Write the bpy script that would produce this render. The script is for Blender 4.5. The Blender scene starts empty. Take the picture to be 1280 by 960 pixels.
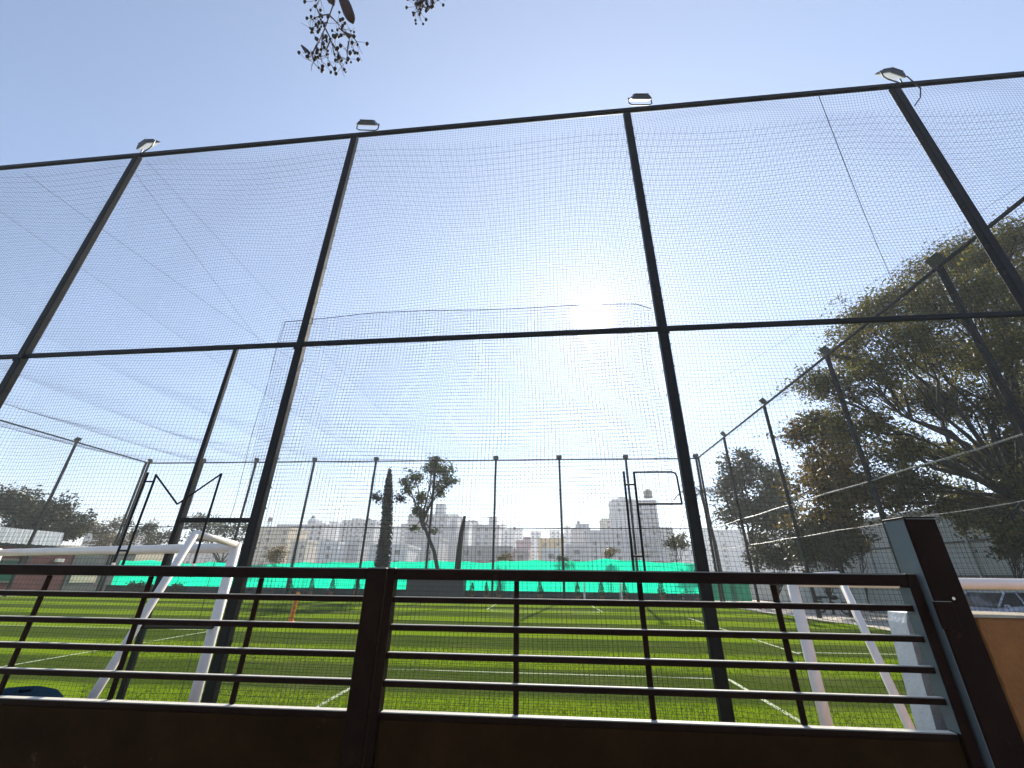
import bpy, math, random
import numpy as np
from mathutils import Vector, Matrix
R = math.radians
random.seed(7)
rng = np.random.default_rng(11)
sc = bpy.context.scene
col = sc.collection

# ------------------------------------------------------------------ camera
EYE = np.array([0.0, 0.0, 1.6])
FPX = 520.0                                   # focal length for a 1280 px wide picture
def _n(v):
    v = np.array(v, float); return v / np.linalg.norm(v)
_Z = _n((14, -1119, 520)); _Y = _n((44, (44*14+520*520)/1119, 520)); _X = np.cross(_Y, _Z)
if _X[0] < 0: _X = -_X
RW = np.array([_X, _Y, _Z])                   # world <- camera(right, down, forward)
cam = bpy.data.cameras.new('camera'); camo = bpy.data.objects.new('camera', cam); col.objects.link(camo)
cam.sensor_fit = 'HORIZONTAL'; cam.sensor_width = 36.0; cam.lens = 36.0*FPX/1280
cam.clip_start = 0.05; cam.clip_end = 9000
m = Matrix.Identity(4)
for i in range(3):
    m[i][0] = RW[i][0]; m[i][1] = -RW[i][1]; m[i][2] = -RW[i][2]; m[i][3] = EYE[i]
camo.matrix_world = m
sc.camera = camo

# ------------------------------------------------------------------ light, sky, exposure
SUN = _n((0.12, 0.82, 0.551))
SUN_EL = math.asin(SUN[2]); SUN_AZ = math.atan2(SUN[0], SUN[1])
sun = bpy.data.lights.new('sun', 'SUN'); sun.energy = 4.8; sun.angle = R(0.53); sun.color = (1, .93, .82)
suno = bpy.data.objects.new('sun', sun); col.objects.link(suno)
suno.rotation_euler = Vector(SUN).to_track_quat('Z', 'Y').to_euler()
suno.location = (10, 60, 60)
w = bpy.data.worlds.new('World'); sc.world = w; w.use_nodes = True
nt = w.node_tree; nt.nodes.clear()
def N(t, ty, **kw):
    n = t.nodes.new(ty)
    for k, v in kw.items(): setattr(n, k, v)
    return n
out = N(nt, 'ShaderNodeOutputWorld'); bg = N(nt, 'ShaderNodeBackground'); bg.inputs[1].default_value = 0.1
sky = N(nt, 'ShaderNodeTexSky'); sky.sky_type = 'NISHITA'; sky.sun_disc = False
sky.sun_elevation = SUN_EL; sky.sun_rotation = SUN_AZ
sky.air_density = 1.0; sky.dust_density = 0.3; sky.ozone_density = 3.5; sky.altitude = 900
# the bright dusty glow that surrounds the sun in a hazy sky, a function of the angle to the sun
geo = N(nt, 'ShaderNodeTexCoord')
dot = N(nt, 'ShaderNodeVectorMath', operation='DOT_PRODUCT'); dot.inputs[1].default_value = tuple(SUN)
nt.links.new(geo.outputs['Generated'], dot.inputs[0])
def mth(op, a, b=None):
    n = N(nt, 'ShaderNodeMath', operation=op)
    for k, v in enumerate((a, b)):
        if v is None: continue
        if isinstance(v, (int, float)): n.inputs[k].default_value = v
        else: nt.links.new(v, n.inputs[k])
    return n.outputs[0]
ang2 = mth('MULTIPLY', mth('SUBTRACT', 1.0, dot.outputs['Value']), 2.0)      # about the angle squared
def lobe(amp, width):                                                       # amp * exp(-(angle/width)^2)
    return mth('MULTIPLY', mth('POWER', 2.71828, mth('MULTIPLY', ang2, -1.0/width**2)), amp)
ang = mth('SQRT', ang2)
def lobe1(amp, width):
    return mth('MULTIPLY', mth('POWER', 2.71828, mth('MULTIPLY', ang, -1.0/width)), amp)
glow = mth('ADD', mth('ADD', lobe(40.0, R(1.5)), lobe(1.9, R(3.4))), lobe(2.1, R(47)))
gc = N(nt, 'ShaderNodeVectorMath', operation='SCALE'); gc.inputs[0].default_value = (.9, .93, .92)
nt.links.new(glow, gc.inputs['Scale'])
addv = N(nt, 'ShaderNodeVectorMath', operation='ADD')
nt.links.new(sky.outputs[0], addv.inputs[0]); nt.links.new(gc.outputs[0], addv.inputs[1])
nt.links.new(addv.outputs[0], bg.inputs[0]); nt.links.new(bg.outputs[0], out.inputs[0])
sc.view_settings.view_transform = 'Standard'; sc.view_settings.look = 'None'
sc.view_settings.exposure = 1.0; sc.view_settings.gamma = 1.0; sc.view_settings.use_curve_mapping = False
cy = sc.cycles
sc.render.engine = 'CYCLES'
cy.use_denoising = True; cy.max_bounces = 6; cy.diffuse_bounces = 3; cy.glossy_bounces = 2; cy.transmission_bounces = 4
cy.transparent_max_bounces = 8; cy.volume_bounces = 1; cy.caustics_reflective = False; cy.caustics_refractive = False
HAZE_DENSITY = 0.0009

# ------------------------------------------------------------------ measuring helpers: where a sight line meets a plane of the place
def ray(x, y): return RW @ _n((x-640, y-480, FPX))
def onY(x, y, d): r = ray(x, y); return EYE + r*(d/r[1])
def onX(x, y, d): r = ray(x, y); return EYE + r*(d/r[0])
def onZ(x, y, z=0.0): r = ray(x, y); return EYE + r*((z-EYE[2])/r[2])

# ------------------------------------------------------------------ materials
M = {}
def mat(name, c, rough=.6, metal=0.0, noise=0.0, nscale=8.0, bump=0.0, bscale=40.0, spec=None, c2=None, trans=0.0, coat=0.0):
    mt = bpy.data.materials.new(name); mt.use_nodes = True; t = mt.node_tree; b = t.nodes['Principled BSDF']
    b.inputs['Base Color'].default_value = (*c, 1); b.inputs['Roughness'].default_value = rough; b.inputs['Metallic'].default_value = metal
    if spec is not None: b.inputs['Specular IOR Level'].default_value = spec
    if coat: b.inputs['Coat Weight'].default_value = coat; b.inputs['Coat Roughness'].default_value = .15
    tc = N(t, 'ShaderNodeTexCoord')
    if noise > 0 or c2 is not None:
        nz = N(t, 'ShaderNodeTexNoise'); nz.inputs['Scale'].default_value = nscale; nz.inputs['Detail'].default_value = 6; nz.inputs['Roughness'].default_value = .65
        t.links.new(tc.outputs['Object'], nz.inputs['Vector'])
        cr = N(t, 'ShaderNodeValToRGB'); cr.color_ramp.elements[0].position = .32; cr.color_ramp.elements[1].position = .7
        d = c2 if c2 is not None else tuple(x*(1-noise) for x in c)
        cr.color_ramp.elements[0].color = (*d, 1); cr.color_ramp.elements[1].color = (*c, 1)
        t.links.new(nz.outputs['Fac'], cr.inputs[0]); t.links.new(cr.outputs[0], b.inputs['Base Color'])
        mr = N(t, 'ShaderNodeMapRange'); mr.inputs['To Min'].default_value = min(1, rough+.12); mr.inputs['To Max'].default_value = max(.05, rough-.1)
        t.links.new(nz.outputs['Fac'], mr.inputs['Value']); t.links.new(mr.outputs[0], b.inputs['Roughness'])
    if bump > 0:
        n2 = N(t, 'ShaderNodeTexNoise'); n2.inputs['Scale'].default_value = bscale; n2.inputs['Detail'].default_value = 5
        bp = N(t, 'ShaderNodeBump'); bp.inputs['Strength'].default_value = bump; bp.inputs['Distance'].default_value = .02
        t.links.new(tc.outputs['Object'], n2.inputs['Vector']); t.links.new(n2.outputs['Fac'], bp.inputs['Height']); t.links.new(bp.outputs[0], b.inputs['Normal'])
    if trans > 0:
        tr = N(t, 'ShaderNodeBsdfTranslucent'); tr.inputs[0].default_value = (*c, 1)
        mx = N(t, 'ShaderNodeMixShader'); mx.inputs[0].default_value = trans
        t.links.new(b.outputs[0], mx.inputs[1]); t.links.new(tr.outputs[0], mx.inputs[2])
        t.links.new(mx.outputs[0], t.nodes['Material Output'].inputs[0])
    M[name] = mt; return mt
def add_dusty_glint(name, glint, amount):  # paints sun glint, mixed with dust, as a pale colour on upward faces
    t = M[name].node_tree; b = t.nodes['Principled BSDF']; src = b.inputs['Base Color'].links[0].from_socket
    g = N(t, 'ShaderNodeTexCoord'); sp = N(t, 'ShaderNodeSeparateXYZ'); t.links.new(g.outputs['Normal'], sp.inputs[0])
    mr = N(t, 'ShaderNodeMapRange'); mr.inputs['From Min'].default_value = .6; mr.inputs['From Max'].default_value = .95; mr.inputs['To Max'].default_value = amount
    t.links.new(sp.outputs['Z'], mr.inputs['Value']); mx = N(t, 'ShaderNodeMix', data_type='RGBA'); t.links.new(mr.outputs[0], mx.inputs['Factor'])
    t.links.new(src, mx.inputs['A']); mx.inputs['B'].default_value = (*glint, 1); t.links.new(mx.outputs['Result'], b.inputs['Base Color'])
def add_rust(name, c, sc_, th):
    t = M[name].node_tree; b = t.nodes['Principled BSDF']; src = b.inputs['Base Color'].links[0].from_socket
    g = N(t, 'ShaderNodeTexCoord'); nz = N(t, 'ShaderNodeTexNoise'); nz.inputs['Scale'].default_value = sc_; nz.inputs['Detail'].default_value = 10; nz.inputs['Roughness'].default_value = .72; t.links.new(g.outputs['Object'], nz.inputs['Vector'])
    mr = N(t, 'ShaderNodeMapRange'); mr.inputs['From Min'].default_value = th; mr.inputs['From Max'].default_value = th+.05; t.links.new(nz.outputs['Fac'], mr.inputs['Value'])
    mx = N(t, 'ShaderNodeMix', data_type='RGBA'); t.links.new(mr.outputs[0], mx.inputs['Factor']); t.links.new(src, mx.inputs['A']); mx.inputs['B'].default_value = (*c, 1); t.links.new(mx.outputs['Result'], b.inputs['Base Color'])
def leafmat(name, cols, trans=.45, rough=.5):
    mt = bpy.data.materials.new(name); mt.use_nodes = True; t = mt.node_tree; b = t.nodes['Principled BSDF']
    g = N(t, 'ShaderNodeNewGeometry'); cr = N(t, 'ShaderNodeValToRGB')
    els = cr.color_ramp.elements
    while len(els) < len(cols): els.new(.5)
    for i, c in enumerate(cols): els[i].position = i/(len(cols)-1); els[i].color = (*c, 1)
    t.links.new(g.outputs['Random Per Island'], cr.inputs[0]); t.links.new(cr.outputs[0], b.inputs['Base Color'])
    b.inputs['Roughness'].default_value = rough
    tr = N(t, 'ShaderNodeBsdfTranslucent'); t.links.new(cr.outputs[0], tr.inputs[0])
    mx = N(t, 'ShaderNodeMixShader'); mx.inputs[0].default_value = trans
    t.links.new(b.outputs[0], mx.inputs[1]); t.links.new(tr.outputs[0], mx.inputs[2]); t.links.new(mx.outputs[0], t.nodes['Material Output'].inputs[0])
    M[name] = mt; return mt
mat('black_steel', (.007, .007, .0072), .55, 0, .4, 5, .15, 60, spec=.18)
mat('rail_steel', (.007, .007, .008), .5, 0, .4, 5, spec=.2)
mat('gate_paint', (.02, .0085, .0045), .5, 0, .45, 7, .15, 90, spec=.05)
mat('gate_sheet', (.034, .0155, .005), .65, 0, .55, 2.2, .15, 50, spec=.03)
mat('gate_sky_sheen', (.13, .155, .16), .5, 0, .2, 5, .05, 60)  # sky reflection in the glossy brown paint, held as a grey-blue colour
mat('net_twine', (.012, .016, .014), .8)
mat('ceiling_twine', (.03, .033, .035), .8)
mat('white_paint', (.9, .81, .72), .4, 0, .14, 6, .05, 80)
mat('lamp_glass', (.8, .8, .76), .25, trans=.4)
mat('dark_lens', (.05, .052, .055), .35)
mat('lamp_case', (.03, .032, .034), .45)
mat('concrete', (.92, .92, .88), .85, 0, 0, 5, .35, 45, c2=(.78, .78, .75))
mat('orange_wall', (.35, .13, .027), .85, 0, 0, 3.2, .6, 60, c2=(.22, .08, .02))
mat('coping', (.5, .42, .3), .9, 0, .4, 12, .5, 70)
mat('path', (.62, .54, .44), .9, 0, 0, 1.2, .3, 30, c2=(.42, .36, .29))
mat('earth', (.2, .17, .12), .95, 0, 0, .3, .4, 8, c2=(.13, .12, .07))
mat('street', (.46, .43, .38), .9, 0, .35, 2, .4, 60)
mat('bark', (.03, .023, .018), .9, 0, .5, 4, .8, 18)
mat('pale_bark', (.11, .09, .07), .9, 0, .5, 4, .8, 18)
mat('shade_net', (.0, .6, .35), .8, 0, .14, 1.3, 0, trans=.75)
mat('shade_net_dark', (.01, .17, .1), .85, 0, .2, 1.3, 0, trans=.3)
mat('dark_tarp', (.022, .038, .045), .7, 0, .4, 3, .3, 8)
mat('shelter_dark', (.02, .022, .026), .6, 0, .3, 3)
mat('orange_plastic', (.85, .25, .02), .45)
mat('blue_plastic', (.005, .014, .028), .9, 0, .3, 6, spec=.0)
mat('maroon', (.13, .022, .02), .8, 0, 0, 1.5, .2, 30, c2=(.08, .014, .016))
mat('grey_wall', (.12, .13, .12), .85, 0, .3, 2, .2, 30)
mat('cream', (.75, .66, .46), .8, 0, .15, 4)
mat('white_sheet', (.85, .86, .87), .45, 0, .1, 2, trans=.35)
mat('green_glass', (.01, .06, .035), .12)
mat('dark_glass', (.02, .024, .03), .08)
mat('tyre', (.015, .015, .015), .85)
mat('chrome', (.6, .6, .6), .25, 1)
mat('silver_paint', (.5, .5, .56), .3, .3, coat=.6)
mat('bike_black', (.012, .012, .015), .35, coat=.3)
mat('terracotta', (.3, .12, .06), .85, 0, .3, 6)
mat('compound_wall', (.5, .52, .5), .9, 0, 0, .6, .3, 12, c2=(.36, .38, .36))
mat('berry', (.018, .01, .007), .6)
mat('pod', (.09, .04, .015), .6, 0, .6, 20, trans=.25)
mat('twig', (.1, .07, .05), .8)
mat('rope', (.03, .03, .03), .8)
mat('pale_pipe', (.32, .31, .29), .4, 0, .3, 5)
mat('line_paint', (.5, .54, .4), .9, 0, 0, 14, c2=(.22, .27, .1))
mat('headlamp', (.8, .82, .85), .1)
leafmat('rain_leaf', [(.05, .065, .014), (.07, .085, .017), (.12, .115, .022), (.2, .15, .03), (.08, .09, .018)], .55)
leafmat('gold_leaf', [(.05, .05, .014), (.1, .075, .018), (.22, .14, .025), (.07, .06, .016)], .5)
leafmat('dusty_leaf', [(.05, .06, .03), (.08, .085, .04), (.06, .07, .03), (.1, .1, .05)], .4)
leafmat('green_leaf', [(.03, .05, .01), (.06, .085, .012), (.11, .13, .02), (.05, .07, .012)], .5)
leafmat('dark_leaf', [(.016, .026, .01), (.03, .042, .012), (.05, .055, .016), (.09, .065, .02)], .3)
leafmat('shag_leaf', [(.012, .013, .01), (.02, .02, .014), (.03, .028, .018)], .15)
leafmat('dry_leaf', [(.16, .12, .06), (.22, .16, .08), (.1, .1, .045), (.3, .2, .06)], .4)
leafmat('cone_leaf', [(.012, .03, .012), (.02, .045, .018), (.03, .05, .02)], .2)
leafmat('blade', [(.08, .135, .006), (.12, .185, .008), (.165, .22, .014)], .4, .8)
def turf_material():
    mt = bpy.data.materials.new('turf'); mt.use_nodes = True; t = mt.node_tree; b = t.nodes['Principled BSDF']
    tc = N(t, 'ShaderNodeTexCoord'); sp = N(t, 'ShaderNodeSeparateXYZ'); t.links.new(tc.outputs['Object'], sp.inputs[0])
    def mm(op, a, bb=None):
        n = N(t, 'ShaderNodeMath', operation=op)
        for k, v in enumerate((a, bb)):
            if v is None: continue
            if isinstance(v, (int, float)): n.inputs[k].default_value = v
            else: t.links.new(v, n.inputs[k])
        return n.outputs[0]
    nz = N(t, 'ShaderNodeTexNoise'); nz.inputs['Scale'].default_value = .8; nz.inputs['Detail'].default_value = 7; t.links.new(tc.outputs['Object'], nz.inputs['Vector'])
    wob = mm('MULTIPLY', mm('SUBTRACT', nz.outputs['Fac'], .5), .5)
    ph = mm('DIVIDE', mm('ADD', mm('SUBTRACT', sp.outputs['Y'], 7.4), wob), 4.5)
    s = mm('SINE', mm('MULTIPLY', ph, 2*math.pi))               # > 0 over the dark-laid stripes
    mr = N(t, 'ShaderNodeMapRange'); mr.inputs['From Min'].default_value = -.22; mr.inputs['From Max'].default_value = .22; t.links.new(s, mr.inputs['Value'])
    n2 = N(t, 'ShaderNodeTexNoise'); n2.inputs['Scale'].default_value = 14; n2.inputs['Detail'].default_value = 9; n2.inputs['Roughness'].default_value = .75; t.links.new(tc.outputs['Object'], n2.inputs['Vector'])
    def ramp(a, c):
        cr = N(t, 'ShaderNodeValToRGB'); cr.color_ramp.elements[0].position = .35; cr.color_ramp.elements[1].position = .66
        cr.color_ramp.elements[0].color = (*a, 1); cr.color_ramp.elements[1].color = (*c, 1); t.links.new(n2.outputs['Fac'], cr.inputs[0]); return cr.outputs[0]
    mx = N(t, 'ShaderNodeMix', data_type='RGBA'); t.links.new(mr.outputs[0], mx.inputs['Factor'])
    t.links.new(ramp((.085, .145, .005), (.205, .285, .01)), mx.inputs['A']); t.links.new(ramp((.022, .04, .004), (.08, .112, .018)), mx.inputs['B'])
    n4 = N(t, 'ShaderNodeTexNoise'); n4.inputs['Scale'].default_value = .33; n4.inputs['Detail'].default_value = 8; n4.inputs['Roughness'].default_value = .7; t.links.new(tc.outputs['Object'], n4.inputs['Vector'])
    m4 = N(t, 'ShaderNodeMapRange'); m4.inputs['From Min'].default_value = .5; m4.inputs['From Max'].default_value = .74; m4.inputs['To Max'].default_value = .55; t.links.new(n4.outputs['Fac'], m4.inputs['Value'])
    mw = N(t, 'ShaderNodeMix', data_type='RGBA'); t.links.new(m4.outputs[0], mw.inputs['Factor']); t.links.new(mx.outputs['Result'], mw.inputs['A']); mw.inputs['B'].default_value = (.12, .125, .05, 1)
    t.links.new(mw.outputs['Result'], b.inputs['Base Color']); b.inputs['Roughness'].default_value = .8; b.inputs['Specular IOR Level'].default_value = .0
    bp = N(t, 'ShaderNodeBump'); bp.inputs['Strength'].default_value = .6; bp.inputs['Distance'].default_value = .03
    n3 = N(t, 'ShaderNodeTexNoise'); n3.inputs['Scale'].default_value = 45; n3.inputs['Detail'].default_value = 6; t.links.new(tc.outputs['Object'], n3.inputs['Vector'])
    t.links.new(n3.outputs['Fac'], bp.inputs['Height']); t.links.new(bp.outputs[0], b.inputs['Normal'])
    M['turf'] = mt
turf_material()

add_rust('gate_paint', (.04, .018, .01), 11, .64); add_rust('gate_sheet', (.05, .026, .013), 6, .63); add_rust('black_steel', (.03, .02, .014), 6, .62)
add_dusty_glint('gate_paint', (.8, .74, .62), .9)  # sunlit glare on the rail tops, put into the paint colour

# ------------------------------------------------------------------ mesh helpers
class MB:
    def __init__(s): s.v = []; s.f = []
    def add(s, vs, fs):
        o = len(s.v); s.v += [tuple(map(float, p)) for p in vs]; s.f += [tuple(i+o for i in f) for f in fs]; return s
    def box(s, lo, hi, rz=0.0, piv=None):
        x0, y0, z0 = lo; x1, y1, z1 = hi
        vs = [(x0,y0,z0),(x1,y0,z0),(x1,y1,z0),(x0,y1,z0),(x0,y0,z1),(x1,y0,z1),(x1,y1,z1),(x0,y1,z1)]
        if rz:
            c, q = math.cos(rz), math.sin(rz); px, py = piv or ((x0+x1)/2, (y0+y1)/2)
            vs = [(px+(x-px)*c-(y-py)*q, py+(x-px)*q+(y-py)*c, z) for x, y, z in vs]
        return s.add(vs, [(0,3,2,1),(4,5,6,7),(0,1,5,4),(1,2,6,5),(2,3,7,6),(3,0,4,7)])
    def cbox(s, lo, hi, b=.004):                       # box with a bevelled outline on every edge
        (x0,y0,z0),(x1,y1,z1) = lo, hi; vs = []; idx = {}
        for ax in range(3):
            for sx in (0,1):
                for sy in (0,1):
                    for sz in (0,1):
                        p = [x0 if not sx else x1, y0 if not sy else y1, z0 if not sz else z1]; g = (sx,sy,sz)
                        for k in range(3):
                            if k != ax: p[k] += b if not g[k] else -b
                        idx[(ax,)+g] = len(vs); vs.append(p)
        fs = []
        for ax in range(3):
            o = [k for k in range(3) if k != ax]
            for sd in (0,1):
                q = []
                for a_, b_ in ((0,0),(1,0),(1,1),(0,1)):
                    g = [0,0,0]; g[ax] = sd; g[o[0]] = a_; g[o[1]] = b_; q.append(idx[(ax,)+tuple(g)])
                fs.append(tuple(q))
            for a_ in (0,1):
                for b_ in (0,1):
                    q = []
                    for t_, fa in ((0,o[0]),(1,o[0]),(1,o[1]),(0,o[1])):
                        g = [0,0,0]; g[ax] = t_; g[o[0]] = a_; g[o[1]] = b_; q.append(idx[(fa,)+tuple(g)])
                    fs.append(tuple(q))
        for sx in (0,1):
            for sy in (0,1):
                for sz in (0,1): fs.append(tuple(idx[(a,sx,sy,sz)] for a in range(3)))
        return s.add(vs, fs)
    def tube(s, pts, r, n=6, cap=True):
        pts = [np.array(p, float) for p in pts]; rs = r if isinstance(r, (list, tuple, np.ndarray)) else [r]*len(pts)
        o = len(s.v); prev = None
        for i, p in enumerate(pts):
            d = pts[min(i+1, len(pts)-1)]-pts[max(i-1, 0)]; d = d/(np.linalg.norm(d)+1e-9)
            if prev is None:
                a = np.array([0,0,1.0]) if abs(d[2]) < .9 else np.array([1.0,0,0])
                u = np.cross(d, a)
            else: u = prev-d*np.dot(prev, d)
            u = u/(np.linalg.norm(u)+1e-9); prev = u; v = np.cross(d, u)
            for k in range(n):
                t = 2*math.pi*(k+.5)/n; s.v.append(tuple(p+rs[i]*(math.cos(t)*u+math.sin(t)*v)))
        for i in range(len(pts)-1):
            for k in range(n):
                a, b = o+i*n+k, o+i*n+(k+1) % n; s.f.append((a, b, b+n, a+n))
        if cap:
            s.f.append(tuple(o+k for k in reversed(range(n)))); s.f.append(tuple(o+(len(pts)-1)*n+k for k in range(n)))
        return s
    def lathe(s, prof, c, n=16):
        o = len(s.v)
        for r, z in prof:
            for k in range(n):
                t = 2*math.pi*k/n; s.v.append((c[0]+r*math.cos(t), c[1]+r*math.sin(t), c[2]+z))
        for i in range(len(prof)-1):
            for k in range(n):
                a, b = o+i*n+k, o+i*n+(k+1) % n; s.f.append((a, b, b+n, a+n))
        s.f.append(tuple(o+k for k in reversed(range(n)))); s.f.append(tuple(o+(len(prof)-1)*n+k for k in range(n)))
        return s
    def ball(s, c, r, nu=6, nv=4, sq=(1,1,1)):
        prof = [(r*math.sin(math.pi*(j+.15)/(nv+.3)), -r*math.cos(math.pi*(j+.15)/(nv+.3))) for j in range(nv+1)]
        o = len(s.v); s.lathe(prof, (0,0,0), nu)
        for i in range(o, len(s.v)): x, y, z = s.v[i]; s.v[i] = (c[0]+x*sq[0], c[1]+y*sq[1], c[2]+z*sq[2])
        return s
    def mesh(s, name):
        me = bpy.data.meshes.new(name); me.from_pydata(s.v, [], s.f); me.update(); return me
    def build(s, name, m, parent=None, loc=None, smooth=False, **kw):
        return link(name, s.mesh(name), m, parent, loc, smooth, **kw)
def link(name, me, m, parent=None, loc=None, smooth=False, **kw):
    if m is not None and not len(me.materials): me.materials.append(M[m] if isinstance(m, str) else m)
    o = bpy.data.objects.new(name, me); col.objects.link(o)
    if loc is not None: o.location = loc
    if parent is not None: o.parent = parent
    if smooth: me.polygons.foreach_set('use_smooth', [True]*len(me.polygons))
    for k, v in kw.items(): o[k] = v
    return o
def tag(o, label=None, cat=None, group=None, kind=None):
    if label: o['label'] = label
    if cat: o['category'] = cat
    if group: o['group'] = group
    if kind: o['kind'] = kind
    return o
def thing(name, label, cat, loc=(0,0,0), rz=0.0, group=None):
    o = bpy.data.objects.new(name, None); col.objects.link(o); o.location = loc; o.rotation_euler = (0,0,rz); o.empty_display_size = .2
    return tag(o, label, cat, group)
def copy_tree(o, parent=None):
    c = o.copy(); col.objects.link(c)
    if parent is not None: c.parent = parent
    for ch in list(o.children): copy_tree(ch, c)
    return c
def raw_mesh(name, V, F):
    """V (n,3) array, F (m,4) or (m,3) array -> mesh, quickly"""
    me = bpy.data.meshes.new(name); V = np.ascontiguousarray(V, dtype=np.float32); F = np.ascontiguousarray(F, dtype=np.int32)
    k = F.shape[1]
    me.vertices.add(len(V)); me.vertices.foreach_set('co', V.ravel())
    me.loops.add(F.size); me.loops.foreach_set('vertex_index', F.ravel())
    me.polygons.add(len(F)); me.polygons.foreach_set('loop_start', np.arange(0, F.size, k, dtype=np.int32))
    me.polygons.foreach_set('loop_total', np.full(len(F), k, dtype=np.int32)); me.update(calc_edges=True); return me

# ------------------------------------------------------------------ netting: every strand is a thin three-sided cord
def strands(P, r, e1, e2):
    """P: (n strands, k points, 3); e1,e2: the two directions across the cord"""
    n, k, _ = P.shape
    a = np.array([[math.cos(t), math.sin(t)] for t in (.5, .5+2*math.pi/3, .5+4*math.pi/3)])
    offs = r*(a[:, :1]*np.array(e1)[None]+a[:, 1:]*np.array(e2)[None])
    V = (P[:, :, None, :]+offs[None, None]).reshape(-1, 3)
    i = np.arange(n)[:, None, None]; j = np.arange(k-1)[None, :, None]; q = np.arange(3)[None, None, :]
    b = (i*k+j)*3; q2 = (q+1) % 3
    F = np.stack(np.broadcast_arrays(b+q, b+q2, b+q2+3, b+q+3), -1).reshape(-1, 4)
    return V, F
def net(width, height, cell, r, fn, du, dv, normal, du_dir, dv_dir):
    """fn(S,T)->(…,3); strands along T at each S and along S at each T"""
    ns = max(2, int(round(width/cell))); nt_ = max(2, int(round(height/cell)))
    S = np.linspace(0, width, ns+1); T = np.linspace(0, height, nt_+1)
    js = rng.normal(0, cell*.015, len(S)); jt = rng.normal(0, cell*.02, len(T))
    ku = max(2, int(height/dv)+1); kv = max(2, int(width/du)+1)
    A = fn(*np.broadcast_arrays((S+js)[:, None], np.linspace(0, height, ku)[None]))
    B = fn(*np.broadcast_arrays(np.linspace(0, width, kv)[None], (T+jt)[:, None]))
    V1, F1 = strands(A, r, normal, du_dir); V2, F2 = strands(B, r, normal, dv_dir)
    return np.vstack([V1, V2]), np.vstack([F1, F2+len(V1)])
def wobble(seed, amp):
    g = np.random.default_rng(seed); ks = g.uniform(.4, 2.2, (7, 2))*g.choice([-1, 1], (7, 2)); ph = g.uniform(0, 6.28, 7); am = amp*g.uniform(.3, 1, 7)/np.hypot(*ks.T)
    return lambda s, t: sum(a*np.sin(k[0]*s+k[1]*t+p) for a, k, p in zip(am, ks, ph))
def wall_net(p0, p1, z0, z1, cell, r, du=.4, dv=.4, seed=0, sag=.12, amp=.05):
    p0 = np.array(p0, float); p1 = np.array(p1, float); W = np.linalg.norm(p1-p0); d = (p1-p0)/W; nrm = np.array([-d[1], d[0]])
    H = z1-z0; wn = wobble(seed, amp*1.6); wu = wobble(seed+1, amp*.18); wv = wobble(seed+2, amp*.28)
    def fn(S, T):
        e = np.clip(np.minimum(S, W-S)/.5, 0, 1)*np.clip(np.minimum(T, H-T)/.4, 0, 1)
        out_ = e*(wn(S, T)+sag*np.sin(math.pi*T/H)); s2 = S+e*wu(S, T); t2 = T+e*wv(S, T)-.05*np.sin(math.pi*np.clip(S/W, 0, 1))*np.clip((H-T)/.5, 0, 1)*np.clip(T/.5, 0, 1)
        return np.stack([p0[0]+d[0]*s2+nrm[0]*out_, p0[1]+d[1]*s2+nrm[1]*out_, z0+t2], -1)
    return net(W, H, cell, r, fn, du, dv, (nrm[0], nrm[1], 0), (d[0], d[1], 0), (0, 0, 1))

# ------------------------------------------------------------------ the setting: ground, pitch, paths
def sheet(name, poly, z, m, **kw):
    mb = MB().add([(x, y, z) for x, y in poly], [tuple(range(len(poly)))]); o = mb.build(name, m); o['kind'] = 'structure'; return o
sheet('ground', [(-1500,-800), (1500,-800), (1500,2200), (-1500,2200)], -.02, 'earth')
sheet('street', [(-60,-9), (60,-9), (60,1.6), (-60,1.6)], -.012, 'street')
sheet('path', [(12.9,7), (18.9,7), (18.9,46), (-36.9,46), (-36.9,31.4), (11.5,31.4), (11.9,27), (12.3,20)], -.004, 'path')
tb = []
for k in range(60):
    y = 4.6+k*(31.5-4.6)/59; tb.append((12.45+.12*math.sin(y*1.3)-.9*max(0, (y-18)/14)**1.5, y))
turf = sheet('turf_pitch', tb+[(-37, 31.5), (-37, 4.6)], .004, 'turf')
lines = MB()
def ln(x0, y0, x1, y1, wd=.07):
    d = _n((x1-x0, y1-y0)); p = np.array([-d[1], d[0]])*wd/2
    n = max(1, int(math.hypot(x1-x0, y1-y0)/1.0)); pts = [np.array([x0, y0])+(np.array([x1, y1])-np.array([x0, y0]))*i/n for i in range(n+1)]
    vs = []
    for q in pts: a, b = q+p, q-p; vs += [(a[0], a[1], .0085), (b[0], b[1], .0085)]
    lines.add(vs, [(2*i+1, 2*i+3, 2*i+2, 2*i) for i in range(n)])
ln(-3.09, 6.2, -3.09, 9.2); ln(3.1, 6.2, 3.16, 9.2); ln(-3.05, 9.16, 3.12, 9.16, .05)
ln(-9.9, 6.4, -10.3, 14.2); ln(6.0, 12.3, 6.4, 22.3); ln(6.06, 12.55, 11.9, 12.75); ln(-10.2, 14.2, -30, 14.2)
ln(2.85, 25.2, 2.8, 30.3); ln(-3.3, 25.4, -3.35, 30.3); ln(-36, 30.4, 10.6, 30.5); ln(-3.26, 25.35, 2.8, 25.25)
arc = [(-.2+3.0*math.cos(a), 25.3-1.8*math.sin(a)) for a in np.linspace(.3, math.pi-.3, 14)]
for a, b in zip(arc, arc[1:]): ln(*a, *b)
lines.build('pitch_markings', 'line_paint')['kind'] = 'structure'
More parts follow.
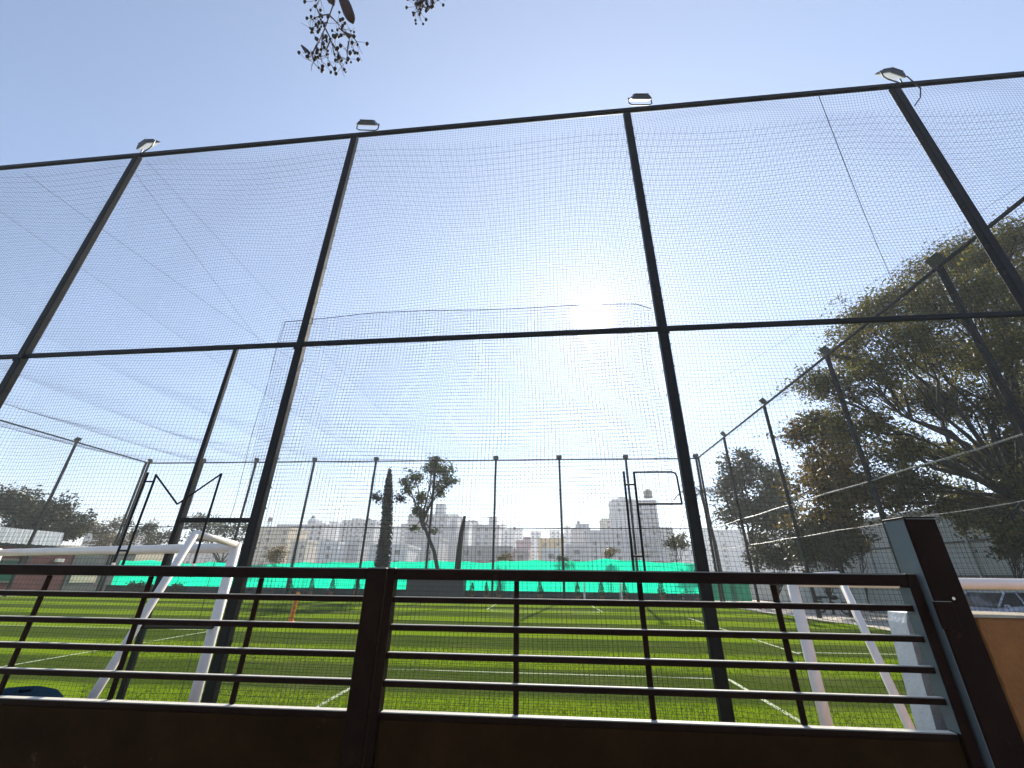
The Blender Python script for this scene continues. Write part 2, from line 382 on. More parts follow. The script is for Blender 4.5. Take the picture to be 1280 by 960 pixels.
# a fringe of separate turf fibres on the nearest strip of the pitch
def fibres():
    n = 70000; d = 5.7+8.0*rng.random(n)**1.5; x = (rng.random(n)-.5)*2*(d*1.02)+.2; keep = x < 12.3; x, d = x[keep], d[keep]; n = len(x)
    hgt = rng.uniform(.018, .042, n)*(1+.3*(d > 9)); a = rng.uniform(0, 6.28, n); wd = rng.uniform(.003, .006, n)*(.7+d/12)
    lean = rng.normal(0, .018, (n, 2)); c = np.stack([x, d, np.full(n, .004)], -1); u = np.stack([np.cos(a), np.sin(a), np.zeros(n)], -1)*wd[:, None]
    tip = c+np.stack([lean[:, 0], lean[:, 1], hgt], -1)
    V = np.stack([c-u, c+u, tip], 1).reshape(-1, 3); F = np.arange(3*n).reshape(-1, 3)
    keepd = ((d-7.4) % 4.5) > 2.25
    return V.reshape(n, 3, 3), keepd
fv, kd = fibres()
V = fv[kd | (rng.random(len(kd)) < .12)].reshape(-1, 3)
tag(link('grass', raw_mesh('grass', V, np.arange(len(V)).reshape(-1, 3)), 'blade'), 'short bright green turf fibres standing along the near edge of the pitch', 'grass', kind='stuff')

# ------------------------------------------------------------------ tall net fences
Z_TOP, Z_MID = 11.0, 5.32
def fy(x): return 6.0-.0227*(x-.6)                         # line of the front fence
def ibeam(w, d, t, z0, z1):
    return MB().cbox((-w/2, -d/2, z0), (w/2, d/2, z1), .012).mesh('post')
def fence(label, pts, post_w, rails, cell, r, seeds, front=False, rail_mat='rail_steel', netmat='net_twine', seg=.4):
    fo = thing('net_fence', label, 'fence', (pts[0][0], pts[0][1], 0)); L = np.array([pts[0][0], pts[0][1], 0])
    d = np.array(pts[-1][:2])-np.array(pts[0][:2]); rz = math.atan2(d[1], d[0]); dn = d/np.linalg.norm(d); nv = np.array([-dn[1], dn[0]])
    pm = ibeam(post_w, post_w*.8, post_w*.075, 0, Z_TOP-.055)
    for x, y in pts:
        p = link('post', pm, 'black_steel', fo, (x-L[0], y-L[1], 0)); p.rotation_euler = (0, 0, rz)
        if front:
            bs = MB().box((-.2, -.16, 0), (.2, .16, .02), rz, (0, 0)); bs.build('base_plate', 'black_steel', p).rotation_euler = (0, 0, -rz)
            hw_ = post_w/2
            for zz in (Z_MID, Z_TOP-.02):
                bk = MB().box((-hw_-.012, -post_w*.4-.012, zz-.13), (hw_+.012, -post_w*.4-.001, zz-.05))
                for sx in (-1, 1): bk.tube([(sx*hw_*.6, -post_w*.4-.004, zz-.09), (sx*hw_*.6, -post_w*.4-.026, zz-.09)], .012, 6)
                bk.build('bracket', 'black_steel', p)
            tb_ = MB(); q = np.random.default_rng(int(100*x) % 9999)
            for z in np.arange(.35, 10.8, .42):
                for sx in (-1, 1):
                    z2 = z+q.uniform(-.1, .1); xx = sx*(post_w/2+.006)
                    tb_.tube([(xx, -.03, z2), (xx+sx*.018, 0, z2+.012), (xx+sx*.012, .04, z2-.03), (xx, .06, z2)], .004, 4)
            tb_.build('net_ties', 'rope', p)['kind'] = 'stuff'
    n0 = np.array([pts[0][0], pts[0][1]]); W = np.linalg.norm(d)
    for nm, z, hh, ww, mt_ in rails:
        mb = MB()
        if nm == 'rope_rail' or ww < 0:
            k = 24; mb.tube([(dn[0]*W*i/k, dn[1]*W*i/k, z+.02*math.sin(i*1.7)) for i in range(k+1)], hh/2, 6)
        else:
            off = 0.0
            z1 = z+hh/2
            mb.cbox((-.15, off-ww/2, z-hh/2), (W+.15, off+ww/2, z1), .006)
            c, s_ = math.cos(rz), math.sin(rz); mb.v = [(x*c-y*s_, x*s_+y*c, zz) for x, y, zz in mb.v]
        mb.build(nm, mt_ or rail_mat, fo)
    for i in range(len(pts)-1):
        q_ = .03 if front else post_w*.44; a = np.array(pts[i][:2])+nv*q_; b = np.array(pts[i+1][:2])+nv*q_
        V, F = wall_net(a, b, .03, Z_TOP-.06, cell, r, seg, seg, seeds+10*i, .1 if front else .05, .05)
        link('net_panel', raw_mesh('net_panel', V-L, F), netmat, fo)['kind'] = 'stuff'
    return fo
FRONT_X = [-21.0, -15.4, -9.87, -4.27, 1.97, 7.42, 12.95]
front = fence('tall black net fence nearest the gate with thick posts, two rails and a doorway', [(x, fy(x)) for x in FRONT_X], .145,
              [('top_rail', Z_TOP, .1, .07, None), ('middle_rail', Z_MID, .085, .055, None)], .06, .002, 100, True)
Lf = np.array([FRONT_X[0], fy(FRONT_X[0]), 0])
dx = -5.5
MB().cbox((-.035, -.03, 0), (.035, .03, Z_MID-.045), .005).build('door_post', 'black_steel', front, (dx-Lf[0], fy(dx)-Lf[1], 0))
MB().cbox((dx+.036-Lf[0], fy(dx)-.04-Lf[1], 2.29), (-4.345-Lf[0], fy(dx)+.02-Lf[1], 2.355), .005).build('door_lintel', 'black_steel', front)
FAR_Y = 36.0
FAR_X = [-37.2, -31.8, -26.6, -21.0, -15.2, -9.7, -4.3, 1.27, 7.0, 12.9]
far = fence('net fence along the far end of the pitch before the green screen', [(x, FAR_Y) for x in FAR_X], .17,
            [('top_rail', Z_TOP-.02, .09, .09, None), ('middle_rail', 5.28, .07, .07, None)], .13, .0026, 300, seg=1.0)
SIDE_Y = [5.75, 11.75, 17.8, 23.9, 30.1, 35.7]
right = fence('net fence down the right side of the pitch in front of the big tree', [(13.0, y) for y in SIDE_Y], .16,
              [('top_rail', Z_TOP-.02, .09, .09, None), ('middle_rail', 5.27, .06, -1, 'pale_pipe'), ('lower_cable', 3.65, .03, -1, 'pale_pipe')], .13, .0026, 500, seg=1.0)
left = fence('net fence down the left side of the pitch by the maroon shed', [(-37.2, y) for y in [8.0, 15.2, 22.3, 29.3, 35.7]], .16,
             [('top_rail', Z_TOP-.02, .09, .09, None), ('middle_rail', 5.27, .06, .06, None)], .13, .0026, 700, seg=1.0)
# the net roof over the pitch, sagging between its cables
def roof_net():
    x0, x1, y0, y1 = -37.1, 12.9, 6.3, 35.9; cs = np.array([-37.1, -31.8, -26.6, -21, -15.2, -9.7, -4.3, 1.3, 7, 12.9]); wb = wobble(55, .12)
    def fn(S, T):
        X = x0+S; i = np.clip(np.searchsorted(cs, X)-1, 0, len(cs)-2); u = np.clip((X-cs[i])/(cs[i+1]-cs[i]), 0, 1); v = T/(y1-y0)
        z = 10.86-.34*np.sin(math.pi*u)*(np.sin(math.pi*v)**.5)-.3*np.sin(math.pi*v)+.5*wb(S*.7, T*.7)*np.sin(math.pi*v)*np.sin(math.pi*u)
        return np.stack([X, y0+T+.06*np.sin(S*1.1+T*.4), z], -1)
    V, F = net(x1-x0, y1-y0, .14, .0024, fn, .9, .9, (0, 0, 1), (1, 0, 0), (0, 1, 0))
    t = thing('roof_net', 'black net roof stretched over the whole pitch on thin cables', 'net', (x0, y0, 10.8)); L = np.array([x0, y0, 10.8])
    link('net_panel', raw_mesh('net_panel', V-L, F), 'ceiling_twine', t)['kind'] = 'stuff'
    for c in cs[1:6]:
        MB().tube([(c-x0, (y1-y0)*k/12, .06-.3*math.sin(math.pi*k/12)) for k in range(13)], .0035, 5).build('support_cable', 'rope', t)
    for a, b in (((-13.1, 6.4), (-10.9, 20.0)), ((-10.2, 6.4), (-14.6, 26.0)), ((12.3, 8.4), (6.6, 26.0))):
        MB().tube([(a[0]+(b[0]-a[0])*k/12-x0, a[1]+(b[1]-a[1])*k/12-y0, .04-.25*math.sin(math.pi*k/12)) for k in range(13)], .0045, 5).build('stay_cable', 'rope', t)
roof_net()
# second net hung close behind the middle bays, with its head rope
def backstop():
    t = thing('backstop_net', 'second net hung behind the middle posts from a slightly bowed head rope', 'net', (-5.0, 6.5, 0))
    L = np.array([-5.0, 6.5, 0]); xs = np.linspace(-5.0, 2.0, 29)
    def zt(x): return 6.08+.13*np.clip((x+5)/1.6, 0, 1)-.11*np.clip((x-1.85)/.15, 0, 1)+.015*np.sin(x*1.9)
    wn = wobble(77, .11); wu = wobble(78, .04)
    def fn(S, T):
        v = T/6.1; x = -5.0+S+wu(S, T); edge = np.exp(-S/.25)*.35*np.clip(1-v, 0, 1)*np.sin(T*.8)+np.exp(-(7.0-S)/.3)*(.09*np.sin(T*2.1)-.1*np.clip(1-v, 0, 1))
        return np.stack([x+edge, 6.5+wn(S, T)*np.sin(math.pi*np.clip(v, 0, 1))+.15*np.sin(math.pi*v), np.clip(v, 0, 1)*zt(x)], -1)
    V, F = net(7.0, 6.1, .06, .002, fn, .35, .35, (0, 1, 0), (1, 0, 0), (0, 0, 1))
    link('net_panel', raw_mesh('net_panel', V-L, F), 'net_twine', t)['kind'] = 'stuff'
    MB().tube([(x+5, 0, float(zt(x))) for x in xs], .007, 5).build('head_rope', 'rope', t)
    MB().tube([(.02*math.sin(z*3), .02*math.cos(z*2), z) for z in np.linspace(.05, 6.08, 20)], .004, 5).build('side_rope', 'rope', t)
backstop()
q0 = np.array([5.93, 5.86, 10.93]); q1 = np.array([12.97, 13.4, 10.93])
MB().tube([q0+(q1-q0)*u-np.array([.05, 0, .22])*math.sin(math.pi*u) for u in np.linspace(0, 1, 25)], .008, 5).build('slack_rope', 'rope')
tag(bpy.data.objects['slack_rope'], 'slack dark rope looping from the front top rail to the right side fence', 'rope')

# ------------------------------------------------------------------ floodlights
def flood(size=1.0):
    t = thing('floodlight', None, 'floodlight')
    hs = MB(); ll = MB(); br = MB()
    w_, d_, h_ = .46*size, .36*size, .075*size
    def tilt(p):
        c, s_ = math.cos(R(54)), math.sin(R(54)); x, y, z = p; return (x, y*c-z*s_, y*s_+z*c+.2*size)
    hs.add([tilt(p) for p in [(-w_/2,-d_/2,0),(w_/2,-d_/2,0),(w_/2,d_/2,0),(-w_/2,d_/2,0),(-w_*.36,-d_*.36,h_),(w_*.36,-d_*.36,h_),(w_*.36,d_*.36,h_),(-w_*.36,d_*.36,h_)]],
           [(0,3,2,1),(4,5,6,7),(0,1,5,4),(1,2,6,5),(2,3,7,6),(3,0,4,7)])
    for k in range(5):
        y = -d_*.28+k*d_*.14; hs.add([tilt(p) for p in [(-w_*.33,y-.006,h_),(w_*.33,y-.006,h_),(w_*.33,y+.006,h_),(-w_*.33,y+.006,h_),(-w_*.33,y-.006,h_+.03),(w_*.33,y-.006,h_+.03),(w_*.33,y+.006,h_+.03),(-w_*.33,y+.006,h_+.03)]], [(0,3,2,1),(4,5,6,7),(0,1,5,4),(1,2,6,5),(2,3,7,6),(3,0,4,7)])
    ll.add([tilt(p) for p in [(-w_*.45,-d_*.45,-.012),(w_*.45,-d_*.45,-.012),(w_*.45,d_*.45,-.012),(-w_*.45,d_*.45,-.012),(-w_*.45,-d_*.45,-.002),(w_*.45,-d_*.45,-.002),(w_*.45,d_*.45,-.002),(-w_*.45,d_*.45,-.002)]], [(0,3,2,1),(4,5,6,7),(0,1,5,4),(1,2,6,5),(2,3,7,6),(3,0,4,7)])
    br.tube([(-w_*.54,0,.26*size),(-w_*.54,0,.06*size),(-w_*.4,0,.012),(w_*.4,0,.012),(w_*.54,0,.06*size),(w_*.54,0,.26*size)], .014*size, 5)
    hs.build('housing', 'lamp_case', t); ll.build('lens', 'lamp_glass', t); br.build('bracket', 'lamp_case', t); return t
fl = flood(1.0)
fronts = [(-9.87, .18, 'white-faced floodlight on the front fence post farthest left in view', R(-20)),
          (-4.27, .28, 'floodlight above the front fence post beside the doorway', R(6)),
          (1.97, .32, 'floodlight on the front fence post just right of the sun', R(4)),
          (7.42, .02, 'white-faced floodlight on the front fence post by the slack rope', R(18))]
for i, (x, o_, lb, a) in enumerate(fronts):
    c = fl if i == 0 else copy_tree(fl); c.location = (x+o_, fy(x)-.05, Z_TOP+.07); c.rotation_euler = (0, 0, a); tag(c, lb, group='floodlights on the front fence')
MB().tube([(7.65, fy(7.4)-.12, 11.1), (7.78, fy(7.4)-.1, 10.7), (7.7, fy(7.4)-.08, 10.45), (7.54, fy(7.4)-.05, 10.25)], .012, 5).build('lamp_cable', 'rope')
tag(bpy.data.objects['lamp_cable'], 'black cable hanging from the floodlight near the slack rope', 'cable')
ordn = ['first', 'second', 'third', 'fourth', 'fifth', 'sixth', 'seventh', 'eighth', 'ninth', 'tenth']
f2 = flood(.95)
[o for o in f2.children if o.name.startswith('lens')][0].data.materials[0] = M['dark_lens']
for i, x in enumerate(FAR_X):
    c = f2 if i == 0 else copy_tree(f2); c.location = (x, FAR_Y, Z_TOP+.03); c.rotation_euler = (0, 0, R(180))
    tag(c, 'small floodlight on the far fence, %s post from its left corner' % ordn[i], group='floodlights on the far fence')
for i, y in enumerate(SIDE_Y[1:5]):
    c = copy_tree(f2); c.location = (13.0, y, Z_TOP+.03); c.rotation_euler = (0, 0, R(90)); c.scale = (1.1, 1.1, 1.1)
    tag(c, 'small floodlight on the right side fence, %s post from the near corner' % ordn[i+1], group='floodlights on the right fence')
for i, y in enumerate([22.3, 29.3]):
    c = copy_tree(f2); c.location = (-37.2, y, Z_TOP+.03); c.rotation_euler = (0, 0, R(-90))
    tag(c, ['small floodlight on the left side fence above the maroon shed', 'small floodlight on the left side fence before the far corner'][i], group='floodlights on the left fence')

# ------------------------------------------------------------------ the gate in front of the viewer
GY = 2.0
def gate_leaf(label, x0, x1, bars, stile_w, frame):
    t = thing('gate_leaf', label, 'gate', (x0, GY, 0)); W = x1-x0
    s0, s1 = stile_w
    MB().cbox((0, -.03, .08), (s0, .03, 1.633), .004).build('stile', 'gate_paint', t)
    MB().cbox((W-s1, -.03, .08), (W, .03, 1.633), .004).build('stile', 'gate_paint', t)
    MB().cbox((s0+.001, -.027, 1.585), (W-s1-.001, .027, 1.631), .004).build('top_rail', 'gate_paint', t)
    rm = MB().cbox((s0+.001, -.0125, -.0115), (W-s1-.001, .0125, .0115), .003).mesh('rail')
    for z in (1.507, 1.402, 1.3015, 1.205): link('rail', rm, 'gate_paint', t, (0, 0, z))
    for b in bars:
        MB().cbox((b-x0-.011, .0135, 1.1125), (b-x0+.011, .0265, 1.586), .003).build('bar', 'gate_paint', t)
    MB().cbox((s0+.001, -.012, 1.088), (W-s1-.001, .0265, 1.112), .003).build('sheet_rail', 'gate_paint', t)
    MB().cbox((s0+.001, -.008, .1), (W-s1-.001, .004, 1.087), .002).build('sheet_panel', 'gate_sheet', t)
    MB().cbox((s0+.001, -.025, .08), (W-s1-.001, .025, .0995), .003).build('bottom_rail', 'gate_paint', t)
    if frame: frame(t, x0)
    if s1 == .04: MB().cbox((W-s1-.0035, -.026, 1.114), (W-s1-.0008, .029, 1.58), .0008).build('sheen_plate', 'gate_sky_sheen', t)  # thin added plate, painted sky reflection on the stile's left face
    return t
def frame_left(t, x0):
    f = MB(); r = .0055
    A, Bx, Cx = -2.052-x0, -2.003-x0, -1.648-x0
    f.tube([(A, 0, 1.632), (A, 0, 2.072)], r); f.tube([(Bx, 0, 1.632), (Bx, 0, 2.062)], r); f.tube([(Cx, 0, 1.632), (Cx, 0, 2.065)], r)
    f.tube([(A, 0, 2.025), (Bx, 0, 2.025)], r*.8); f.tube([(A, 0, 1.695), (Bx, 0, 1.695)], r*.8)
    f.tube([(Bx, 0, 2.058), (-1.832-x0, .0, 1.912)], r*.85); f.tube([(-1.828-x0, .0, 1.914), (Cx, 0, 2.062)], r*.85)
    o = f.build('sign_frame', 'rail_steel', t); o['label'] = 'bent thin rod frame whose top bar sags in a v'
    for q in (A, Cx): MB().ball((q, 0, 1.636), .008).build('weld', 'white_paint', o)
def frame_right(t, x0):
    f = MB(); r = .0055; A, Bx, Cx = .373-x0, .42-x0, .615-x0
    f.tube([(A, 0, 1.632), (A, 0, 2.062)], r); f.tube([(Bx, 0, 1.632), (Bx, 0, 2.06)], r)
    f.tube([(A, 0, 2.0), (Bx, 0, 2.0)], r*.8); f.tube([(A, 0, 1.69), (Bx, 0, 1.69)], r*.8)
    f.tube([(Bx, 0, 2.058), (Cx-.02, 0, 2.058), (Cx-.005, 0, 2.052), (Cx, 0, 2.035), (Cx+.004, 0, 1.912)], r*.85)
    f.tube([(Bx, 0, 1.912), (Cx+.006, 0, 1.912)], r*.85)
    o = f.build('sign_frame', 'rail_steel', t); o['label'] = 'thin rod frame with an empty rectangle beside two uprights'
gate_leaf('dark brown gate leaf on the left with a bent rod frame on its top rail', -3.45, -.712, [-3.12, -2.375, -1.855, -1.31], (.06, .088), frame_left)
gate_leaf('dark brown gate leaf meeting the square post, with a rectangular rod frame on top', -.705, 1.49, [-.134, .395, .945], (.034, .04), frame_right)
gp = thing('gate_post', 'square dark brown gate post standing between the gate and the orange wall', 'post', (1.575, 1.985, 0))
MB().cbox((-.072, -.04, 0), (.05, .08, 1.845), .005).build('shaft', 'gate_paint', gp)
MB().cbox((-.0755, -.034, .02), (-.0725, .075, 1.84), .001).build('sheen_plate', 'gate_sky_sheen', gp)['label'] = 'added blue-grey plate imitating sky reflection on the left face of the post'  # added plate, its colour imitates sky reflected in the shaft paint
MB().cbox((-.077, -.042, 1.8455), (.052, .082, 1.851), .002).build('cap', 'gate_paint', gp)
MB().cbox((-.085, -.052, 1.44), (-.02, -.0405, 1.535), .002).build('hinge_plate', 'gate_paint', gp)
MB().tube([(-.01, -.041, 1.545), (-.01, -.052, 1.545)], .006, 8).build('bolt', 'chrome', gp)
pl = MB()
prof = [(0, 1.40), (.012, 1.462), (.045, 1.486), (.33, 1.49)]
vs = [(1.455, 0)] ; 
pts2 = [(1.50, 0), (1.52, 1.07), (1.545, 1.44), (1.556, 1.478), (1.585, 1.492), (1.80, 1.495), (1.80, 0)]
n = len(pts2); pl.add([(x, 2.19, z) for x, z in pts2]+[(x, 2.30, z) for x, z in pts2], [tuple(range(n)), tuple(reversed(range(n, 2*n)))]+[((i+1) % n, i, n+i, n+(i+1) % n) for i in range(n)])
tag(pl.build('concrete_pillar', 'concrete'), 'pale grey rounded concrete stub standing behind the gate bars', 'pillar')
ow = thing('boundary_wall', 'orange painted wall running right from the gate post', 'wall', (1.66, 1.98, 0))
MB().cbox((-.01, 0, 0), (6.5, .2, 1.478), .01).build('wall_face', 'orange_wall', ow)
cp = MB(); xs = np.linspace(-.01, 6.5, 70); g = np.random.default_rng(5); hz = .016+g.uniform(-.005, .005, 70)
cv = []
for x, hh in zip(xs, hz): cv += [(x, .002, 1.479), (x, .006, 1.479+hh*.55), (x, .19, 1.479+hh*.8), (x, .198, 1.479)]
cp.add(cv, [(4*i+k, 4*i+4+k, 4*i+4+(k+1) % 4, 4*i+(k+1) % 4) for i in range(69) for k in range(4)]+[(0, 1, 2, 3), (279, 278, 277, 276)])
cp.build('coping', 'coping', ow)
dr = thing('drum', 'dark blue plastic drum standing just behind the gate', 'drum', (-3.56, 3.1, -.03))
MB().lathe([(.27, 0), (.285, .02), (.285, .3), (.295, .31), (.295, .33), (.285, .34), (.285, .58), (.295, .59), (.295, .61), (.285, .62), (.284, .78), (.27, .84), (.23, .88), (.16, .905), (.08, .915)], (0, 0, 0), 28).build('body', 'blue_plastic', dr, smooth=True)
MB().lathe([(.035, .905), (.035, .925), (.02, .927)], (.1, .0, 0), 12).build('bung', 'blue_plastic', dr)

# ------------------------------------------------------------------ goals between the gate and the net
def goal(label, p0, dirn, wdt, hgt, tk, bk, r):
    d = _n(dirn)
    t = thing('goal', label, 'goal', (p0[0], p0[1], 0))
    A = np.array([0., 0, 0]); B = np.array([d[0]*wdt, d[1]*wdt, 0]); up = np.array([0, 0, hgt]); tk = np.array([tk[0], tk[1], 0.]); bk = np.array([bk[0], bk[1], 0.]); k = bk/np.linalg.norm(bk)
    for P in (A, B):
        MB().tube([P, P+up+np.array([0, 0, .0])], r, 12).build('post', 'white_paint', t, smooth=True)
        MB().tube([P+up*.995, P+up+tk+np.array([0, 0, .01])], r*.62, 10).build('top_bar', 'white_paint', t, smooth=True)
        MB().tube([P+up+tk+np.array([0, 0, .01]), P+bk+np.array([0, 0, .03])], r*.62, 10).build('stay', 'white_paint', t, smooth=True)
        MB().tube([P+np.array([0, 0, .03])+k*r, P+bk+np.array([0, 0, .03])], r*.5, 8).build('base_bar', 'white_paint', t, smooth=True)
    MB().tube([A+up-d3(d)*r*.1-np.array([0, 0, r*.9]), B+up+d3(d)*r*.1-np.array([0, 0, r*.9])], r, 14).build('crossbar', 'white_paint', t, smooth=True)
    MB().tube([A+bk+np.array([0, 0, .03]), B+bk+np.array([0, 0, .03])], r*.5, 8).build('ground_bar', 'white_paint', t, smooth=True)
    return t
def d3(d): return np.array([d[0], d[1], 0])
def stay_foot(T, Q): return (T+(Q-T)*((.03-T[2])/(Q[2]-T[2])))
GL = onZ(296, 679, 1.80); TL_ = onZ(244, 667, 1.81); FL = stay_foot(TL_, onY(118, 868, TL_[1]-.12))
goal('white goal frame left of centre, between the gate and the net fence', GL[:2], onZ(0, 687, 1.80)[:2]-GL[:2], 3.6, 1.80, (TL_-GL)[:2], (FL-GL)[:2], .033)
bp_ = onY(268, 783, GL[1]); st_ = onY(177, 782, TL_[1]-.07)
for g_ in [o for o in bpy.data.objects if o.name == 'goal']: MB().tube([bp_-np.array([GL[0], GL[1], 0]), st_-np.array([GL[0], GL[1], 0])], .017, 8).build('brace', 'rail_steel', g_)
def far_goal():
    t = thing('goal', 'small white goal at the far end of the pitch before the potted conifers', 'goal', (2.7, 34.3, 0))
    for x in (0, 2.65):
        MB().tube([(x, 0, 0), (x, 0, 1.75)], .05, 8).build('post', 'white_paint', t); MB().tube([(x, 0, 1.75), (x, 1.0, 0)], .03, 6).build('stay', 'white_paint', t)
    MB().tube([(-.05, 0, 1.75), (2.7, 0, 1.75)], .05, 8).build('crossbar', 'white_paint', t)
far_goal()
GR = onY(988, 720.5, 3.55)
TR_ = onY(1050, 724, 3.25); TR_[2] = GR[2]; FR = stay_foot(TR_, onY(1138, 912, 3.0))
goal('white goal frame beside the square gate post, its crossbar passing behind the post', GR[:2], (1.0, .03), 3.0, GR[2], (TR_-GR)[:2], (FR-GR)[:2], .037)

# ------------------------------------------------------------------ trees
def leaves(C, size, up=.35, g=rng):
    n = len(C); d = g.normal(0, 1, (n, 3)); d[:, 2] *= .7; d /= np.linalg.norm(d, axis=1)[:, None]
    e = np.cross(d, g.normal(0, 1, (n, 3))); e /= np.linalg.norm(e, axis=1)[:, None]+1e-9
    s = size*g.uniform(.6, 1.35, n)[:, None]; nn = np.cross(d, e)
    V = np.stack([C-d*s*.5, C-e*s*.24+nn*s*.08, C+d*s*.5, C+e*s*.24+nn*s*.08], 1).reshape(-1, 3)
    return V, np.arange(4*n).reshape(-1, 4)
def bez(a, b, c, n): t = np.linspace(0, 1, n)[:, None]; return (1-t)**2*a+2*t*(1-t)*b+t*t*c
def tree(name, label, base, fork, clumps, tr, leaf, lm, dens, subs=9, seed=1, group=None, bark='bark', spread=.28, limb_r=.4, cat='tree', droop=0.0, trunk_pts=None, tip=.012):
    g = np.random.default_rng(seed); base = np.array(base, float); fork = np.array(fork, float)
    t = thing(name, label, cat, tuple(base), 0, group)
    wood = MB(); C = []
    tp = trunk_pts if trunk_pts is not None else bez(base, (base+fork)/2+np.array([*g.normal(0, .15*tr*4, 2), 0]), fork, 7)
    k = len(tp); wood.tube([p-base for p in tp], [tr*(1.35 if i == 0 else 1-.4*i/(k-1)) for i in range(k)], 9)
    for (c, r) in clumps:
        c = np.array(c, float); r = np.array(r if np.ndim(r) else (r, r, r), float)
        st = fork+(base-fork)*g.uniform(0, .18); midp = (st+c)/2+np.array([0, 0, .12*np.linalg.norm(c-st)])+g.normal(0, .05*np.linalg.norm(c-st), 3)
        limb = bez(st, midp, c, 7); limb[1:-1] += g.normal(0, .035*np.linalg.norm(c-st), (5, 3))*np.array([.4, .8, 1, .9, .5])[:, None]; R0 = tr*limb_r*g.uniform(.75, 1.15); wood.tube([p-base for p in limb], np.linspace(R0, R0*.28, 7), 6)
        ends = []
        for j in range(subs):
            u = g.normal(0, 1, 3); u /= np.linalg.norm(u); u[2] = u[2]*.8+.15; e = c+u*r*g.uniform(.55, 1.0)
            s0 = limb[g.integers(3, 7)]; mid2 = (s0+e)/2+np.array([0, 0, .1*np.linalg.norm(e-s0)]); br = bez(s0, mid2, e, 5)
            wood.tube([p-base for p in br], np.linspace(R0*.24, tip, 5), 5); ends.append(e); ends.append(br[3])
            for q in range(2):
                e2 = e+g.normal(0, 1, 3)*r*.3; wood.tube([br[3]-base, (br[3]+e2)/2-base+np.array([0, 0, .1]), e2-base], [R0*.1, tip*.9, tip*.6], 4, False); ends.append(e2)
        ends = np.array(ends); nl = int(dens*float(np.prod(r))**(1/1.5)); pick = ends[g.integers(0, len(ends), nl)]
        q = pick+g.normal(0, 1, (nl, 3))*r*spread; q[:, 2] -= droop*np.abs(g.normal(0, 1, nl)); C.append(q)
    wood.build('trunk', bark, t, smooth=True)
    V, F = leaves(np.vstack(C)-base, leaf, g=g); link('crown', raw_mesh('crown', V, F), lm, t); return t
def clump_px(lst, D, dz=0.0, seed=3):
    """list of (px, py, radius in px, depth shift) -> clumps in the place, at about depth D"""
    o = []
    for it in lst:
        x, y, r, s = it[:4]; d = D+s; p = onY(x, y, d); zc = RW[:, 2] @ (p-EYE); o.append((p, (r*zc/FPX, r*zc/FPX*1.15, r*zc/FPX*.8)))
    return o
# big spreading tree, right
D = 20.5
big = [(1215,318,34,2),(1265,312,36,-1),(1165,350,34,3),(1120,382,34,2),(1200,372,40,-2),(1255,378,40,0),(1075,408,30,3),(1130,432,36,-1),(1055,450,28,2),(1190,440,38,2),(1250,448,40,-2),
       (1025,478,28,2),(1085,478,32,0),(1150,500,34,3),(1030,520,26,3),(1075,535,30,1),(1215,510,34,2),(1285,520,40,0),(1310,420,45,0),(1310,340,40,2),(1130,560,32,2),(1345,470,60,2),(1330,560,50,1),(1195,575,30,3),(1275,590,30,2),(1150,612,26,3),(1200,625,26,4),(1240,640,24,3),(1285,645,26,4),(1110,600,26,4),(1255,560,26,2),(1215,652,17,-1),(1262,662,20,-1),(1180,640,16,3),(1135,628,15,4),(1300,600,30,-1)]
bt = onY(1310, 660, D); fk = onY(1284, 625, D)
tree('rain_tree', 'huge spreading tree with fanning dark limbs behind the right side fence', (bt[0]+.6, D, 0), fk, clump_px(big, D), .46, .19, 'rain_leaf', 1500, 17, 21, spread=.2, limb_r=.27, tip=.014)
D = 25.0
gold = [(1010,545,26,0),(1030,580,30,1),(1060,560,28,2),(1020,612,26,0),(1065,605,30,1),(1045,640,30,1),(1095,625,32,2),(1015,655,22,2)]
bt = onY(1060, 735, D)
tree('golden_tree', 'smaller tree with sunlit golden leaves left of the huge spreading tree', (bt[0], D, 0), (bt[0]+.1, D+.3, 2.6), clump_px(gold, D), .22, .26, 'gold_leaf', 1000, 9, 22)
D = 44.0
haz = [(930,590,22,0),(905,610,18,0),(955,605,24,1),(915,640,22,1),(945,640,26,-1),(975,622,18,1),(965,660,26,0),(990,645,18,2),(935,572,12,0)]
bt = onY(950, 735, D)
tree('dusty_tree', 'hazy grey-green tree beyond the right corner of the pitch', (bt[0], D, 0), (bt[0]+.1, D, 4.0), clump_px(haz, D), .3, .36, 'dusty_leaf', 520, 9, 23)
# leafy tree, bare trunk and shaggy trunk before the green screen
D = 36.9
def P(x, y, d=D): return onY(x, y, d)
tp = [np.array([P(546, 712)[0]-.15, D, 0]), P(547, 712), P(543, 690), P(532, 662), P(526, 645)]
lc = [(520,595,9,0),(540,585,10,.3),(558,590,10,-.3),(552,605,9,0),(512,612,8,.2),(530,622,9,0),(545,578,8,0),(565,600,7,.2),(522,640,8,0),(505,602,6,0),(552,618,6,.2),(518,660,5,.1),(543,665,4,0)]
tree('leafy_tree', 'slender leafy tree rising in front of the green screen', (tp[0][0], D, 0), tp[-1], clump_px(lc, D), .2, .27, 'green_leaf', 900, 7, 24, spread=.36, trunk_pts=tp, bark='pale_bark', limb_r=.45)
bs = thing('bare_trunk', 'bare leaning trunk with a cut top right of the leafy tree', 'tree', (P(571, 712)[0]-.2, D, 0)); b0 = np.array(bs.location)
MB().tube([p-b0 for p in (b0, P(572, 712), P(574, 690), P(577, 665), P(581, 645))], [.3, .27, .24, .2, .13], 9).build('trunk', 'bark', bs, smooth=True)
